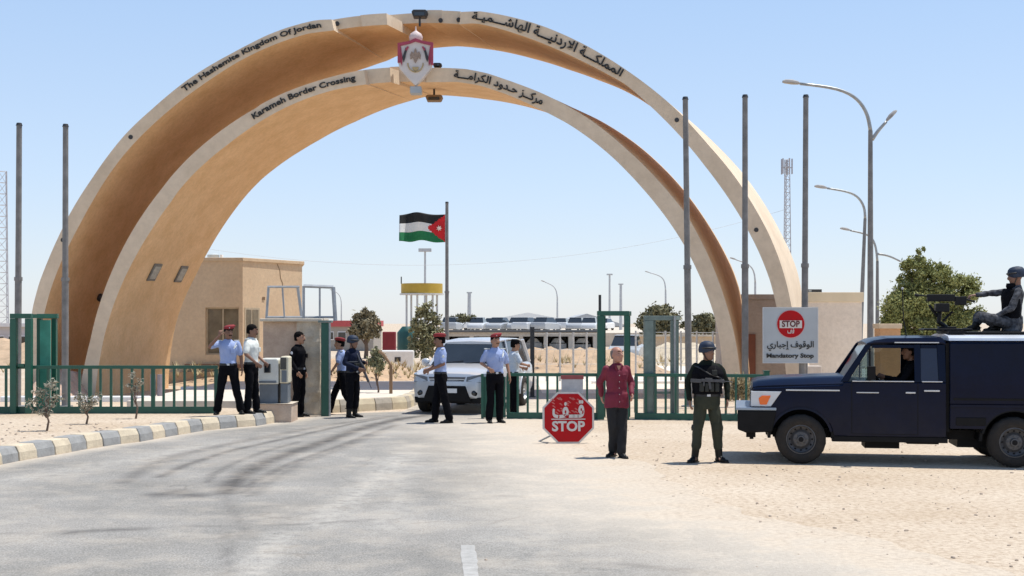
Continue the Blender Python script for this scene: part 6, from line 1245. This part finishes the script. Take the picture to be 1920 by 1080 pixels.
for q in ((0, w, 0, .018), (0, w, h - .018, h), (0, .018, .018, h - .018), (w - .018, w, .018, h - .018)): b = MB(); b.box(q[0], q[1], -.01, -.001, q[2], q[3]); b.build('frame_edge', m_trim, ms)
cx, cz, r0 = w * .505, h * .70, w * .245; b = MB(); b.cone((cx, -.001, cz), (cx, -.010, cz), r0 * 1.04, r0 * 1.04, 32); b.build('emblem_ring', mat('ring_pink', (0.62, 0.35, 0.35), .5), ms); b = MB(); b.cone((cx, -.0105, cz), (cx, -.014, cz), r0, r0, 32); b.build('emblem_disc', m_sred, ms)
b = MB(); b.box(cx - r0 * .82, cx + r0 * .82, -.018, -.0145, cz - r0 * .30, cz + r0 * .26); b.build('emblem_band', m_swh, ms)
text_on_plane('STOP', 'lettering', mat('maroon_ink', (0.12, 0.02, 0.02), .6), ms, cx - r0 * .66, cx + r0 * .66, cz - r0 * .20, r0 * .62, -.020, .03); text_on_plane(arabic('قف'), 'lettering', m_swh, ms, cx - r0 * .25, cx + r0 * .25, cz - r0 * .68, r0 * .55, -.0165, .02)
text_on_plane(arabic('الوقوف إجباري'), 'lettering', m_black, ms, w * .08, w * .92, h * .285, h * .15, -.012, .015); text_on_plane('Mandatory Stop', 'lettering', m_black, ms, w * .07, w * .92, h * .10, h * .105, -.012, .03)
b = MB(); b.box(w * .4, w * .75, .031, .10, h * .75, h * .8); b.box(w * .4, w * .75, .031, .10, h * .2, h * .25); b.cone((w * .74, .16, -a.z), (w * .74, .16, .2), .085, .085, 12); b.build('bracket', m_pole, ms)

# dry tufts on the earth banks and inside the compound
b = MB(); rr = random.Random(9)
for _ in range(420):
    z_ = rr.random()
    if z_ < .45: x, y = rr.uniform(-12, -2.6), rr.uniform(41, 48)
    elif z_ < .75: x, y = rr.uniform(-1, 7), rr.uniform(50, 58)
    else: x, y = rr.uniform(-40, -14), rr.uniform(45, 70)
    zz = 0.25 + .35 * rr.random() if z_ < .75 else 0.1
    for _ in range(7): a = rr.uniform(0, 6.3); t_ = rr.uniform(.12, .35); d = V((cos(a) * t_ * .7, sin(a) * t_ * .7, t_)); s_ = V((-sin(a), cos(a), 0)) * .03; p = V((x, y, zz)); b._f([b._v(p - s_), b._v(p + s_), b._v(p + d)])
tag(b.build('dry_grass', MATS['dry_leaves'], fix=False), kind='stuff')

bpy.data.scenes.remove(WORK)
